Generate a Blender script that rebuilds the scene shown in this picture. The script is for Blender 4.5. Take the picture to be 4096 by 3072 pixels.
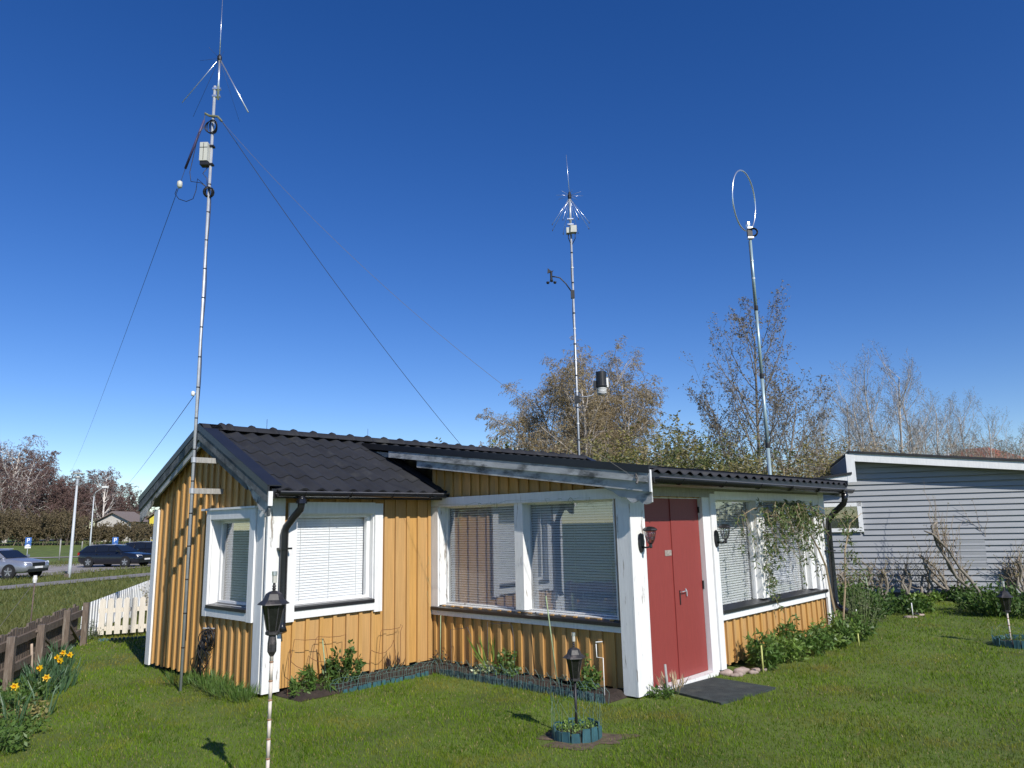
import bpy, bmesh, math, random
import numpy as np
from mathutils import Vector, Matrix
R = math.radians
for o in list(bpy.data.objects): bpy.data.objects.remove(o)
scene = bpy.context.scene
COL = scene.collection

# ---------------------------------------------------------------- camera
CAM = Vector((0, 0, 1.7)); FPX = 2982.59; PITCH = 0.1853; ROLL = -0.0210
_f = Vector((0, math.cos(PITCH), math.sin(PITCH))); _r = Vector((1, 0, 0)); _u = _r.cross(_f)
CR = _r*math.cos(ROLL) + _u*math.sin(ROLL); CU = -_r*math.sin(ROLL) + _u*math.cos(ROLL); CF = _f
cd = bpy.data.cameras.new('camera'); cam = bpy.data.objects.new('camera', cd); COL.objects.link(cam)
cd.sensor_width = 36; cd.lens = 36*FPX/4096; cd.clip_start = .05; cd.clip_end = 3000
cam.matrix_world = Matrix(((CR.x, CU.x, -CF.x, CAM.x), (CR.y, CU.y, -CF.y, CAM.y), (CR.z, CU.z, -CF.z, CAM.z), (0, 0, 0, 1)))
scene.camera = cam

# ---------------------------------------------------------------- sky and sun
TH = 0.8262; A = Vector((-2.6383, 8.1211, 0))           # cottage corner and yaw
U = Vector((math.cos(TH), math.sin(TH), 0)); V = Vector((math.sin(TH), -math.cos(TH), 0))
SUN = (U*-.27 + V*1.0 + Vector((0, 0, .77))).normalized()
w = bpy.data.worlds.new('World'); scene.world = w; w.use_nodes = True
nt = w.node_tree; bg = nt.nodes['Background']
sky = nt.nodes.new('ShaderNodeTexSky'); sky.sky_type = 'NISHITA'; sky.sun_disc = False
sky.sun_elevation = math.asin(SUN.z); sky.sun_rotation = math.atan2(SUN.x, SUN.y)
sky.air_density = 1.0; sky.dust_density = 0; sky.ozone_density = 2.2; sky.altitude = 1500
hs = nt.nodes.new('ShaderNodeHueSaturation'); hs.inputs['Saturation'].default_value = 1.34; hs.inputs['Value'].default_value = 1; hs.inputs['Hue'].default_value = .516
gm = nt.nodes.new('ShaderNodeGamma'); gm.inputs['Gamma'].default_value = 1.0
nt.links.new(sky.outputs[0], hs.inputs['Color']); nt.links.new(hs.outputs[0], gm.inputs[0]); nt.links.new(gm.outputs[0], bg.inputs[0])
bg.inputs[1].default_value = .128
sl = bpy.data.lights.new('sun', 'SUN'); so = bpy.data.objects.new('sun', sl); COL.objects.link(so)
sl.energy = 5.0; sl.angle = R(.53); sl.color = (1, .955, .88)
so.rotation_euler = SUN.to_track_quat('Z', 'Y').to_euler(); so.location = (5, -10, 20)
vs = scene.view_settings; vs.view_transform = 'Standard'; vs.look = 'None'; vs.exposure = 0; vs.gamma = 1; vs.use_curve_mapping = False
scene.render.engine = 'CYCLES'; scene.cycles.max_bounces = 6; scene.cycles.diffuse_bounces = 2; scene.cycles.transparent_max_bounces = 12

# ---------------------------------------------------------------- pixel helpers (4096 x 3072 photograph)
def gz(x, y):
    s = -.5*x + .866*y
    def ss(a, b, t):
        t = max(0, min(1, (t-a)/(b-a))); return t*t*(3-2*t)
    return -.5*ss(13.5, 27, s) - .15*ss(27, 52, s) + 1.25*ss(58, 118, s)
def ray(px, py): return CR*((px-2048)/FPX) - CU*((py-1536)/FPX) + CF
def gp(px, py):                       # where the view ray meets the ground
    d = ray(px, py); t = 2.0
    if d.z >= -1e-4: return CAM + d*200
    for i in range(4000):
        P = CAM + d*t
        if P.z <= gz(P.x, P.y): break
        t += .02 + t*.0008
    return Vector((P.x, P.y, gz(P.x, P.y)))
def zp(px, py, z=0): d = ray(px, py); return CAM + d*((z-CAM.z)/d.z)
def yp(px, py, Y): d = ray(px, py); return CAM + d*(Y/d.y)
def h2w(u, v, z=0): return A + U*u + V*v + Vector((0, 0, z))
def w2h(P): q = P-A; return q.dot(U), q.dot(V), P.z

# ---------------------------------------------------------------- materials
MATS = {}
def mat(name, c, rough=.6, var=.12, scale=5, metal=0, spec=.5, bump=0, bscale=60, stretch=(1, 1, 1), patch=None, patch2=None, island=None, transl=0, objvar=0):
    if name in MATS: return MATS[name]
    m = bpy.data.materials.new(name); m.use_nodes = True; n = m.node_tree; L = n.links.new
    b = n.nodes['Principled BSDF']; b.inputs['Roughness'].default_value = rough; b.inputs['Metallic'].default_value = metal
    b.inputs['Specular IOR Level'].default_value = spec
    geo = n.nodes.new('ShaderNodeNewGeometry'); mp = n.nodes.new('ShaderNodeMapping'); mp.inputs['Scale'].default_value = stretch
    L(geo.outputs['Position'], mp.inputs['Vector'])
    def noise(sc, det=4, rg=.6):
        t = n.nodes.new('ShaderNodeTexNoise'); t.inputs['Scale'].default_value = sc; t.inputs['Detail'].default_value = det; t.inputs['Roughness'].default_value = rg
        L(mp.outputs[0], t.inputs['Vector']); return t.outputs['Fac']
    def mix(fac, a, bb):
        k = n.nodes.new('ShaderNodeMix'); k.data_type = 'RGBA'; L(fac, k.inputs[0])
        for s, v in ((6, a), (7, bb)):
            if isinstance(v, tuple): k.inputs[s].default_value = (*v, 1)
            else: L(v, k.inputs[s])
        return k.outputs[2]
    def ramp(fac, lo, hi):
        k = n.nodes.new('ShaderNodeMapRange'); L(fac, k.inputs[0]); k.inputs[1].default_value = lo; k.inputs[2].default_value = hi; return k.outputs[0]
    dk = tuple(x*(1-var) for x in c); lt = tuple(min(1, x*(1+var)) for x in c)
    out = mix(ramp(noise(scale), .3, .7), dk, lt)
    if island: out = mix(ramp(geo.outputs['Random Per Island'], 0, 1), out, island)
    for pt in (patch, patch2):
        if pt:
            pc, lo, hi, ps = pt[:4]
            out = mix(ramp(noise(ps, 6, .65), lo, hi), out, pc)
    if objvar:
        oi = n.nodes.new('ShaderNodeObjectInfo'); hv = n.nodes.new('ShaderNodeHueSaturation'); mr = n.nodes.new('ShaderNodeMapRange'); L(oi.outputs['Random'], mr.inputs[0]); mr.inputs[3].default_value = 1-objvar; mr.inputs[4].default_value = 1+objvar
        L(mr.outputs[0], hv.inputs['Value']); L(mr.outputs[0], hv.inputs['Saturation']); L(out, hv.inputs['Color']); out = hv.outputs[0]
    L(out, b.inputs['Base Color'])
    if bump:
        bp = n.nodes.new('ShaderNodeBump'); bp.inputs['Strength'].default_value = bump; bp.inputs['Distance'].default_value = .01
        L(noise(bscale, 5), bp.inputs['Height']); L(bp.outputs[0], b.inputs['Normal'])
    if transl:
        tr = n.nodes.new('ShaderNodeBsdfTranslucent'); L(out, tr.inputs[0]); mx = n.nodes.new('ShaderNodeMixShader'); mx.inputs[0].default_value = transl
        L(b.outputs[0], mx.inputs[1]); L(tr.outputs[0], mx.inputs[2]); L(mx.outputs[0], n.nodes['Material Output'].inputs[0])
    MATS[name] = m; return m
def glassmat(name, tint=(.9, .93, .95), rough=.0, boost=1.0):
    m = bpy.data.materials.new(name); m.use_nodes = True; n = m.node_tree; L = n.links.new
    n.nodes.remove(n.nodes['Principled BSDF'])
    t = n.nodes.new('ShaderNodeBsdfTransparent'); t.inputs[0].default_value = (*tint, 1)
    g = n.nodes.new('ShaderNodeBsdfGlossy'); g.inputs['Roughness'].default_value = rough
    f = n.nodes.new('ShaderNodeLayerWeight'); f.inputs[0].default_value = .5
    pw = n.nodes.new('ShaderNodeMath'); pw.operation = 'POWER'; pw.inputs[1].default_value = 4.0; L(f.outputs['Facing'], pw.inputs[0])
    mu = n.nodes.new('ShaderNodeMath'); mu.operation = 'MULTIPLY_ADD'; mu.inputs[1].default_value = .85*boost; mu.inputs[2].default_value = .125*boost; mu.use_clamp = True
    L(pw.outputs[0], mu.inputs[0]); x = n.nodes.new('ShaderNodeMixShader')
    L(mu.outputs[0], x.inputs[0]); L(t.outputs[0], x.inputs[1]); L(g.outputs[0], x.inputs[2]); L(x.outputs[0], n.nodes['Material Output'].inputs[0])
    MATS[name] = m; return m
VS = (14, 14, .7)     # vertical grain
yellow = mat('yellow_paint', (.50, .285, .096), .62, .13, 3, stretch=VS, bump=.2, bscale=20, objvar=.045, patch=((.33, .18, .065), .62, .92, .55), patch2=((.30, .24, .16), .70, .78, 1.6))
white = mat('white_paint', (.76, .76, .75), .6, .07, 5, stretch=(6, 6, 1), bump=.15, objvar=.03, patch=((.45, .42, .38), .66, .78, 2.2))
peel = mat('peeling_white_paint', (.78, .78, .76), .65, .06, 5, stretch=(9, 9, 1.3), bump=.3, patch=((.30, .26, .22), .60, .66, 2.0))
weath = mat('weathered_board', (.42, .43, .43), .8, .2, 3, stretch=(1.5, 1.5, 4), bump=.3, patch=((.075, .08, .08), .50, .66, 1.9))
weathd = mat('dark_weathered_board', (.13, .14, .145), .8, .3, 4, stretch=(2, 2, 2), bump=.3, patch=((.035, .045, .05), .45, .65, 2.5), patch2=((.32, .34, .35), .62, .72, 5))
roofm = mat('black_steel_roof', (.026, .027, .031), .66, .25, 2, objvar=.08, spec=.3, bump=.08, bscale=200, patch=((.5, .5, .48), .795, .81, 9), patch2=((.062, .062, .056), .56, .78, 2.3))
blackm = mat('black_steel_trim', (.018, .018, .02), .35, .15, 4)
gutterm = mat('black_gutter', (.012, .012, .014), .22, .15, 4)
redm = mat('red_door_paint', (.245, .042, .036), .5, .07, 6, stretch=(8, 8, 1), bump=.06, patch=((.5, .4, .36), .80, .82, 14))
greyw = mat('grey_wood', (.33, .32, .30), .8, .25, 6, stretch=(12, 12, 1), bump=.3)
brownw = mat('brown_fence_wood', (.15, .115, .09), .85, .35, 6, stretch=(10, 10, 1.2), bump=.3, patch=((.24, .22, .19), .55, .72, 3))
darkin = mat('dark_interior', (.05, .045, .04), .9)
plinth = mat('plinth_concrete', (.16, .15, .14), .9, .25, 8)
alu = mat('galvanised_steel', (.46, .48, .51), .4, .12, 12, metal=.3)
alubr = mat('bright_aluminium', (.78, .79, .80), .3, .05, 12, metal=.85)
mast3 = mat('pale_green_tube', (.36, .47, .49), .35, .1, 8, metal=.35)
blackp = mat('black_plastic', (.014, .014, .016), .45, .2, 10)
greyp = mat('grey_box_plastic', (.52, .52, .46), .5, .08, 10)
whitep = mat('white_plastic', (.75, .75, .73), .45, .05, 10)
wirem = mat('dark_wire', (.06, .065, .08), .5, .2, 5)
ropem = mat('pale_rope', (.13, .125, .12), .9, .2, 30)
rust = mat('rusty_wire', (.16, .065, .028), .8, .4, 40)
greenwire = mat('green_wire', (.09, .17, .15), .5, .3, 40)
bamboo = mat('bleached_bamboo', (.62, .55, .47), .6, .18, 18, patch=((.42, .27, .2), .66, .75, 12))
canegreen = mat('green_cane', (.28, .36, .20), .6, .2, 20)
teal = mat('teal_plastic_edging', (.035, .105, .125), .5, .3, 8, patch=((.10, .10, .09), .62, .72, 9))
soil = mat('dark_soil', (.035, .024, .018), .95, .4, 14, bump=.8, bscale=30, patch=((.08, .055, .04), .6, .7, 25))
stonem = mat('field_stone', (.36, .28, .24), .85, .3, 7, bump=.4)
rubber = mat('black_door_mat', (.036, .048, .047), .95, .35, 9, bump=.8, bscale=160, patch=((.16, .15, .12), .70, .76, 45), patch2=((.07, .08, .07), .5, .7, 5))
glass = glassmat('window_glass', (.97, .98, .985), 0, 1.15)
glass_f = glassmat('clear_window_glass', (.985, .99, .99), 0, .45)
glass2 = glassmat('lamp_glass', (.75, .78, .76), .05, 1.2)
slatm = mat('white_blind_slat', (.86, .87, .88), .5, .03, 10)
leaf_dk = mat('dark_green_leaf', (.045, .095, .018), .5, .3, 3, island=(.09, .16, .03), transl=.25)
leaf_md = mat('mid_green_leaf', (.075, .15, .025), .5, .3, 3, island=(.13, .21, .045), transl=.3)
leaf_lt = mat('fresh_green_leaf', (.15, .25, .035), .5, .25, 3, island=(.21, .30, .07), transl=.3)
leaf_ol = mat('olive_leaf', (.22, .205, .06), .6, .3, 1.2, island=(.34, .29, .11), transl=.3)
leaf_yl = mat('yellow_green_leaf', (.20, .19, .045), .6, .3, 2, island=(.28, .24, .05), transl=.3)
leaf_br = mat('brown_bud', (.27, .205, .105), .8, .3, 1.5, island=(.42, .34, .19), transl=.3)
bud_gr = mat('grey_brown_bud', (.17, .145, .10), .8, .3, 1.5, island=(.26, .22, .15), transl=.25)
twig_br = mat('brown_twig', (.19, .145, .105), .8, .3, 2, island=(.29, .225, .165))
twig_pk = mat('reddish_twig', (.17, .105, .085), .8, .3, 1, island=(.23, .16, .135))
twig_gr = mat('grey_twig', (.21, .19, .17), .8, .3, 2, island=(.30, .27, .24))
bark_bi = mat('birch_bark', (.50, .45, .40), .8, .3, 2, stretch=(1, 1, 4), patch=((.08, .065, .05), .55, .62, 2.5))
bark_gr = mat('grey_bark', (.24, .21, .17), .85, .35, 4, stretch=(2, 2, .7), patch=((.07, .06, .05), .55, .7, 3))
bark_dk = mat('dark_bark', (.10, .08, .065), .9, .35, 5, patch=((.25, .24, .13), .62, .72, 3))
straw = mat('dry_straw', (.38, .27, .16), .8, .3, 10, island=(.5, .40, .26))
daff = mat('daffodil_yellow', (.80, .52, .01), .5, .1, 20, transl=.3)
daffo = mat('daffodil_orange', (.80, .42, .005), .5, .1, 20)

# ---------------------------------------------------------------- mesh helpers
class MB:
    def __init__(s): s.v = []; s.f = []
    def add(s, vs, fs):
        k = len(s.v); s.v += [tuple(p) for p in vs]; s.f += [tuple(i+k for i in f) for f in fs]; return s
    def box(s, a, b):
        x0, x1 = sorted((a[0], b[0])); y0, y1 = sorted((a[1], b[1])); z0, z1 = sorted((a[2], b[2]))
        return s.add([(x0, y0, z0), (x1, y0, z0), (x1, y1, z0), (x0, y1, z0), (x0, y0, z1), (x1, y0, z1), (x1, y1, z1), (x0, y1, z1)],
                     [(0, 3, 2, 1), (4, 5, 6, 7), (0, 1, 5, 4), (1, 2, 6, 5), (2, 3, 7, 6), (3, 0, 4, 7)])
    def prism(s, A_, B_):            # two matching rings
        n = len(A_); return s.add(list(A_)+list(B_), [tuple(range(n))[::-1], tuple(range(n, 2*n))]+[(i, (i+1) % n, n+(i+1) % n, n+i) for i in range(n)])
    def tube(s, pts, r, n=6, cap=True):
        pts = [Vector(p) for p in pts]; m = len(pts); rs = r if isinstance(r, (list, tuple)) else [r]*m
        base = len(s.v); prev = None
        for i, p in enumerate(pts):
            t = (pts[min(i+1, m-1)]-pts[max(i-1, 0)]);
            if t.length < 1e-9: t = Vector((0, 0, 1))
            t.normalize()
            if prev is None:
                a = t.orthogonal().normalized()
            else:
                a = prev - t*prev.dot(t)
                a = a.normalized() if a.length > 1e-6 else t.orthogonal().normalized()
            prev = a; b = t.cross(a)
            for k in range(n):
                an = 2*math.pi*k/n; s.v.append(tuple(p+(a*math.cos(an)+b*math.sin(an))*rs[i]))
        for i in range(m-1):
            for k in range(n):
                k2 = (k+1) % n; s.f.append((base+i*n+k, base+i*n+k2, base+(i+1)*n+k2, base+(i+1)*n+k))
        if cap: s.f.append(tuple(base+k for k in range(n))[::-1]); s.f.append(tuple(base+(m-1)*n+k for k in range(n)))
        return s
    def lathe(s, prof, n=12, c=(0, 0, 0), rot=0):        # prof: (r,z)
        base = len(s.v)
        for r, z in prof:
            for k in range(n):
                an = 2*math.pi*k/n+rot; s.v.append((c[0]+r*math.cos(an), c[1]+r*math.sin(an), c[2]+z))
        for i in range(len(prof)-1):
            for k in range(n):
                k2 = (k+1) % n; s.f.append((base+i*n+k, base+i*n+k2, base+(i+1)*n+k2, base+(i+1)*n+k))
        s.f.append(tuple(base+k for k in range(n))[::-1]); s.f.append(tuple(base+(len(prof)-1)*n+k for k in range(n))); return s
    def ribbon(s, pts, wd, side):
        base = len(s.v)
        for i, p in enumerate(pts):
            k = side*(wd*.5*(1-.8*i/max(1, len(pts)-1))); s.v.append(tuple(p-k)); s.v.append(tuple(p+k))
        for i in range(len(pts)-1): s.f.append((base+2*i, base+2*i+1, base+2*i+3, base+2*i+2))
    def leaf(s, c, d, n, L, W):
        sd = d.cross(n); sd = sd.normalized()*W*.5 if sd.length > 1e-6 else Vector((W*.5, 0, 0))
        s.add([c, c+d*L*.45+sd, c+d*L, c+d*L*.45-sd], [(0, 1, 2, 3)])
    def mesh(s, name, m, smooth=False, fix=True):
        me = bpy.data.meshes.new(name); me.from_pydata(s.v, [], s.f); me.materials.append(m)
        if fix:
            bm = bmesh.new(); bm.from_mesh(me); bmesh.ops.recalc_face_normals(bm, faces=bm.faces); bm.to_mesh(me); bm.free()
        if smooth: me.polygons.foreach_set('use_smooth', [True]*len(me.polygons))
        me.update(); return me
    def build(s, name, m, parent=None, smooth=False, fix=True, **k):
        o = bpy.data.objects.new(name, s.mesh(name, m, smooth, fix)); COL.objects.link(o); o.parent = parent
        return tag(o, **k)
def tag(o, label=None, cat=None, group=None, kind=None):
    if label: o['label'] = label
    if cat: o['category'] = cat
    if group: o['group'] = group
    if kind: o['kind'] = kind
    return o
def empty(name, loc, rz=0, **k):
    o = bpy.data.objects.new(name, None); COL.objects.link(o); o.location = loc; o.rotation_euler = (0, 0, rz); o.empty_display_size = .1
    return tag(o, **k)
def inst(name, me, parent, loc=(0, 0, 0), rot=(0, 0, 0), sc=(1, 1, 1)):
    o = bpy.data.objects.new(name, me); COL.objects.link(o); o.parent = parent; o.location = loc; o.rotation_euler = rot; o.scale = sc; return o
def arrmesh(name, verts, faces, m, kind=None, parent=None, **k):    # numpy verts (N,3), faces (M,3|4)
    me = bpy.data.meshes.new(name); nv, nf, c = len(verts), len(faces), faces.shape[1]
    me.vertices.add(nv); me.vertices.foreach_set('co', verts.astype(np.float32).ravel())
    me.loops.add(nf*c); me.loops.foreach_set('vertex_index', faces.astype(np.int32).ravel())
    me.polygons.add(nf); me.polygons.foreach_set('loop_start', np.arange(0, nf*c, c, dtype=np.int32)); me.polygons.foreach_set('loop_total', np.full(nf, c, np.int32))
    me.materials.append(m); me.update(calc_edges=True)
    o = bpy.data.objects.new(name, me); COL.objects.link(o); o.parent = parent
    return tag(o, kind=kind, **k)
def copy_tree(o, parent=None):
    c = o.copy(); COL.objects.link(c); c.parent = parent
    for ch in list(o.children): copy_tree(ch, c)
    return c
def rv(rng): 
    while True:
        q = Vector((rng.uniform(-1, 1), rng.uniform(-1, 1), rng.uniform(-1, 1)))
        if .05 < q.length < 1: return q.normalized()
# ================================================================= ground
lawnm = mat('lawn_ground', (.10, .135, .02), .95, .35, 1.1, bump=.6, bscale=45, patch=((.17, .135, .045), .55, .80, .7), patch2=((.10, .16, .02), .5, .75, 9))
_v = [(0, 8, 0)]; _f2 = []; NS = 96
rings = [1, 2.5, 4.5, 7, 10, 13, 16, 19, 22, 25, 28, 32, 36, 40, 45, 50, 56, 64, 75, 90, 110, 140, 200, 400, 1000]
for r_ in rings:
    for k in range(NS):
        an = 2*math.pi*k/NS; x, y = r_*math.cos(an), 8+r_*math.sin(an); _v.append((x, y, gz(x, y)))
for k in range(NS): _f2.append((0, 1+k, 1+(k+1) % NS))
for i in range(len(rings)-1):
    for k in range(NS):
        k2 = (k+1) % NS; _f2.append((1+i*NS+k, 1+(i+1)*NS+k, 1+(i+1)*NS+k2, 1+i*NS+k2))
mb = MB(); mb.add(_v, _f2); mb.build('ground', lawnm, smooth=True, kind='structure', label='mown green lawn and rough meadow ground')

def strip(name, pts_near, pts_far, m, dz, n=30, **k):            # sheet that follows the ground between two polylines
    mb = MB()
    def lerp(pl, t):
        q = t*(len(pl)-1); i = min(int(q), len(pl)-2); return pl[i].lerp(pl[i+1], q-i)
    for i in range(n+1):
        a, b = lerp(pts_near, i/n), lerp(pts_far, i/n)
        for j in range(5):
            p = a.lerp(b, j/4); mb.v.append((p.x, p.y, gz(p.x, p.y)+dz))
    for i in range(n):
        for j in range(4): q = i*5+j; mb.f.append((q, q+5, q+6, q+1))
    return mb.build(name, m, kind='structure', **k)
pathm = mat('footpath_asphalt', (.235, .215, .205), .9, .2, 3, bump=.3, patch=((.24, .22, .2), .55, .7, 1.2))
lotm = mat('parking_asphalt', (.29, .26, .24), .9, .15, 1, bump=.2, patch=((.36, .33, .30), .5, .7, .5))
def ext(P, Q, a, b): d = Q-P; return [P-d*a, Q+d*b]
strip('footpath', ext(gp(0, 2364), gp(629, 2304), 1.2, 1.2), ext(gp(0, 2349), gp(629, 2291), 1.2, 1.2), pathm, .05)
strip('parking_lot', ext(gp(0, 2322), gp(635, 2266), 1.0, 1.5), ext(gp(0, 2272), gp(600, 2243), 1.0, 1.5), lotm, .045)
strip('gravel_track', ext(gp(120, 2236), gp(330, 2230), 2, 3), ext(gp(120, 2232), gp(330, 2227), 2, 3), lotm, .05)
strip('far_track', ext(gp(500, 2152), gp(640, 2147), 2, 3), ext(gp(500, 2149), gp(640, 2145), 2, 3), lotm, .05)

# ================================================================= cottage
a, b, d, w_ = 2.336, 4.991, 3.059, 2.794
OG = .166; VR, ZR = -1.424, 2.934; OV, ZE = .243, 2.125; SM = (ZR-ZE)/(OV-VR)
WV, WZ, SW = 3.436, 2.192, .1338; UW0, UW1 = 2.08, 7.53
VX = -1.16                                               # where the shallow roof leaves the steep one
def zm(v): return ZR-SM*abs(v-VR)                        # main roof plane
def zw(v): return WZ+SW*(WV-v)                           # shallow roof plane
cot = empty('cottage', A, TH, label='yellow board-and-batten cottage with white trim, black tiled roof and red door', cat='house')
WALL = {'F': lambda t, o, z: (t, -o, z), 'G': lambda t, o, z: (-o, -t, z), 'W': lambda t, o, z: (a-o, -t, z), 'D': lambda t, o, z: (t, -(d+o), z),
        'E': lambda t, o, z: (a+b+o, -t, z), 'B': lambda t, o, z: (t, w_+o, z)}
def wb(wl, t0, t1, o0, o1, z0, z1, mb=None):
    P = WALL[wl]; return (mb or MB()).box(P(t0, o0, z0), P(t1, o1, z1))
def wp(wl, poly, o0, o1, mb=None):
    P = WALL[wl]; return (mb or MB()).prism([P(t, o0, z) for t, z in poly], [P(t, o1, z) for t, z in poly])
def cut(t0, t1, z0, ztop, ops):                          # pieces of a vertical strip left by openings
    es = sorted({t0, t1, *[x for o in ops for x in o[:2] if t0 < x < t1]}); out = []
    for ta, tb in zip(es, es[1:]):
        m_ = (ta+tb)/2; bl = sorted([(o[2], o[3]) for o in ops if o[0] < m_ < o[1]]); lo = z0
        for q0, q1 in bl:
            if q0-lo > .02: out.append([(ta, lo), (tb, lo), (tb, q0), (ta, q0)])
            lo = q1
        if ztop(ta)-lo > .02 or ztop(tb)-lo > .02: out.append([(ta, lo), (tb, lo), (tb, max(lo+.005, ztop(tb))), (ta, max(lo+.005, ztop(ta)))])
    return out
rngc = random.Random(5)
def clad(wl, t0, t1, z0, ztop, ops, start, sp, bt=.045):
    core = MB()
    br = [t0]+([VR] if t0 < VR < t1 else [])+[t1]
    for x0, x1 in zip(br, br[1:]):
        for poly in cut(x0, x1, z0+.03, ztop, ops): wp(wl, poly, -.10, -.003, core)
    core.build('wall', darkin, cot)
    n0 = math.floor((t0-start)/sp)-1; es = [start+i*sp for i in range(n0, n0+int((t1-t0)/sp)+4)]
    for e0, e1 in zip(es, es[1:]):
        p, q = max(t0, e0), min(t1, e1)
        if q-p < .01: continue
        segs = [(p, q)] if not (p < VR < q) else [(p, VR), (VR, q)]
        for sp_, sq in segs:
            for poly in cut(sp_+.002, sq-.002, z0+rngc.uniform(-.006, .006), ztop, ops): wp(wl, poly, 0, .02+rngc.uniform(-.002, .002), ).build('board', yellow, cot)
    for e in es:
        if t0+.03 < e < t1-.03:
            h = bt/2
            for poly in cut(e-h, e+h, z0-.008+rngc.uniform(-.008, .008), lambda t: min(ztop(e-h), ztop(e+h))-.004, [(o[0]+.001, o[1]-.001, o[2], o[3]) for o in ops]):
                if poly[1][0]-poly[0][0] > .012: wp(wl, poly, .0225, .045).build('batten', yellow, cot)
ZB = .06
gops = [(-1.20, -.27, .86, 1.82)]; fops = [(.295, 1.35, .87, 1.86)]; wops = [(.16, 2.875, .72, 1.94)]; dops = [(2.476, 3.75, -.1, 1.95), (3.99, 7.0, .66, 1.95)]
clad('G', -w_, 0, ZB, lambda v: zm(v)-.12, gops, -.335, .157)
clad('F', 0, a, ZB, lambda u: 2.12, fops, .311, .1745)
clad('W', 0, d, ZB, lambda v: min(zw(v), zm(v) if v < -1 else 9)-.10, wops, .07, .160)
clad('D', a, a+b, ZB, lambda u: 2.13, dops, 4.14, .182)
clad('E', -w_, d, ZB, lambda v: (zm(v) if v < VX else zw(v))-.12, [], 0, .18)
clad('B', 0, a+b, ZB, lambda u: zm(-w_)-.1, [], 0, .18)
MB().box((.1, .1, .10), (a+b-.1, w_-.1, .14)).build('floor', greyw, cot); MB().box((a+.1, -d+.1, .10), (a+b-.1, .099, .14)).build('floor', greyw, cot)
# plinth under the walls
mb = MB()
for (u0, u1, v0, v1) in ((.12, a+b-.12, -w_+.12, -.14), (a+.12, a+b-.12, -.14, d-.12)): mb.box((u0, -v0, -.05), (u1, -v1, .10))
mb.build('plinth', plinth, cot)
# upper wall triangle above the main slope on the wing side is covered by W; wall behind it
def board(wl, t0, t1, o0, o1, z0, z1, m=white, name='trim_board'): return wb(wl, t0, t1, o0, o1, z0, z1).build(name, m, cot)
# corner boards
board('G', -.15, -.001, .024, .052, ZB-.02, 2.02, white, 'corner_board'); board('F', -.052, .15, .046, .074, ZB-.02, 2.03, peel, 'corner_board')
board('G', -w_-.03, -w_+.09, .046, .07, ZB-.02, 1.98, white, 'corner_board')
board('E', d-.03, d+.07, .046, .07, ZB-.02, 2.05, white, 'corner_board'); 
board('D', a+b-.13, a+b+.072, .046, .073, ZB-.02, 2.06, white, 'corner_board')
# the stout corner post beside the door
board('W', 2.935, d+.024, .046, .096, .02, 2.02, peel, 'corner_post'); board('D', a-.097, 2.475, .025, .05, .02, 2.05, peel, 'corner_post')

# ---- windows: part > frame pieces, glass, sill, slats
def window(wl, t0, t1, z0, z1, panes, rec, casing, sill, slat_sp=.029, tilt=58, sash=.045, glasso=None, m=white, blind=True, blo=0, gm_=None):
    P = WALL[wl]; mb = MB()
    for q0, q1 in panes:                                   # sash frames
        for (x0, x1, y0, y1) in ((q0, q0+sash, z0, z1), (q1-sash, q1, z0, z1), (q0+sash, q1-sash, z0, z0+sash), (q0+sash, q1-sash, z1-sash, z1)): wb(wl, x0, x1, -rec-.03, -rec+.02, y0, y1, mb)
    win = mb.build('window', m, cot)
    # reveal lining
    rl = MB(); e = .018
    wb(wl, t0-.004, t0+.012, -rec-.04, .0455, z0, z1, rl); wb(wl, t1-.012, t1+.004, -rec-.04, .0455, z0, z1, rl); wb(wl, t0+.012, t1-.012, -rec-.04, .0455, z1-.012, z1+.004, rl); wb(wl, t0+.012, t1-.012, -rec-.04, .02, z0-.004, z0+.010, rl)
    rl.build('reveal', m, win)
    for c in casing: wb(wl, *c[:6]).build('casing_board', c[6] if len(c) > 6 else white, win)
    for s in sill:
        x0, x1, o0, o1, za, zb = s                          # sloping sill flashing
        wp2 = MB(); A_ = [P(x0, o0, za), P(x0, o1, zb), P(x0, o1, zb-.035), P(x0, o0, zb-.035)]; B_ = [P(x1, o0, za), P(x1, o1, zb), P(x1, o1, zb-.035), P(x1, o0, zb-.035)]
        wp2.prism(A_, B_).build('sill', blackm, win)
    for q0, q1 in panes:
        wb(wl, q0+sash-.005, q1-sash+.005, -rec-.004, -rec, z0+sash-.005, z1-sash+.005).build('glass', gm_ or glass, win)
        if not blind: continue
        x0, x1 = q0+sash*.4, q1-sash*.4; o = -rec-.065
        mb = MB(); ww = .0150; c_, s_ = math.cos(R(tilt))*ww, math.sin(R(tilt))*ww
        A_ = [P(x0, -c_, s_), P(x0, -c_*.0+.0015, .0025), P(x0, c_, -s_), P(x0, 0, .001)]
        o0 = Vector(P(0, 0, 0)); ring = lambda x: [Vector(P(x, oo, zz))-Vector(P(0, 0, 0)) for oo, zz in ((-c_, s_), (0, .002), (c_, -s_), (0, .0012))]
        mb.prism(ring(x0), ring(x1)); me = mb.mesh('slat', slatm); z = z1-sash*.9
        wb(wl, x0, x1, o-.013, o+.013, z-.012, z+.022).build('blind_rail', slatm, win)
        base = Vector(P(0, o, 0)); zz = z-.03
        while zz > z0+sash*.5+blo:
            inst('slat', me, win, (base.x, base.y, zz)); zz -= slat_sp
        for k in (.12, .5, .88):
            x = x0+(x1-x0)*k; wb(wl, x-.0015, x+.0015, o+.011, o+.0135, z0+sash*.5, z).build('blind_cord', whitep, win)
    return win
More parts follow.
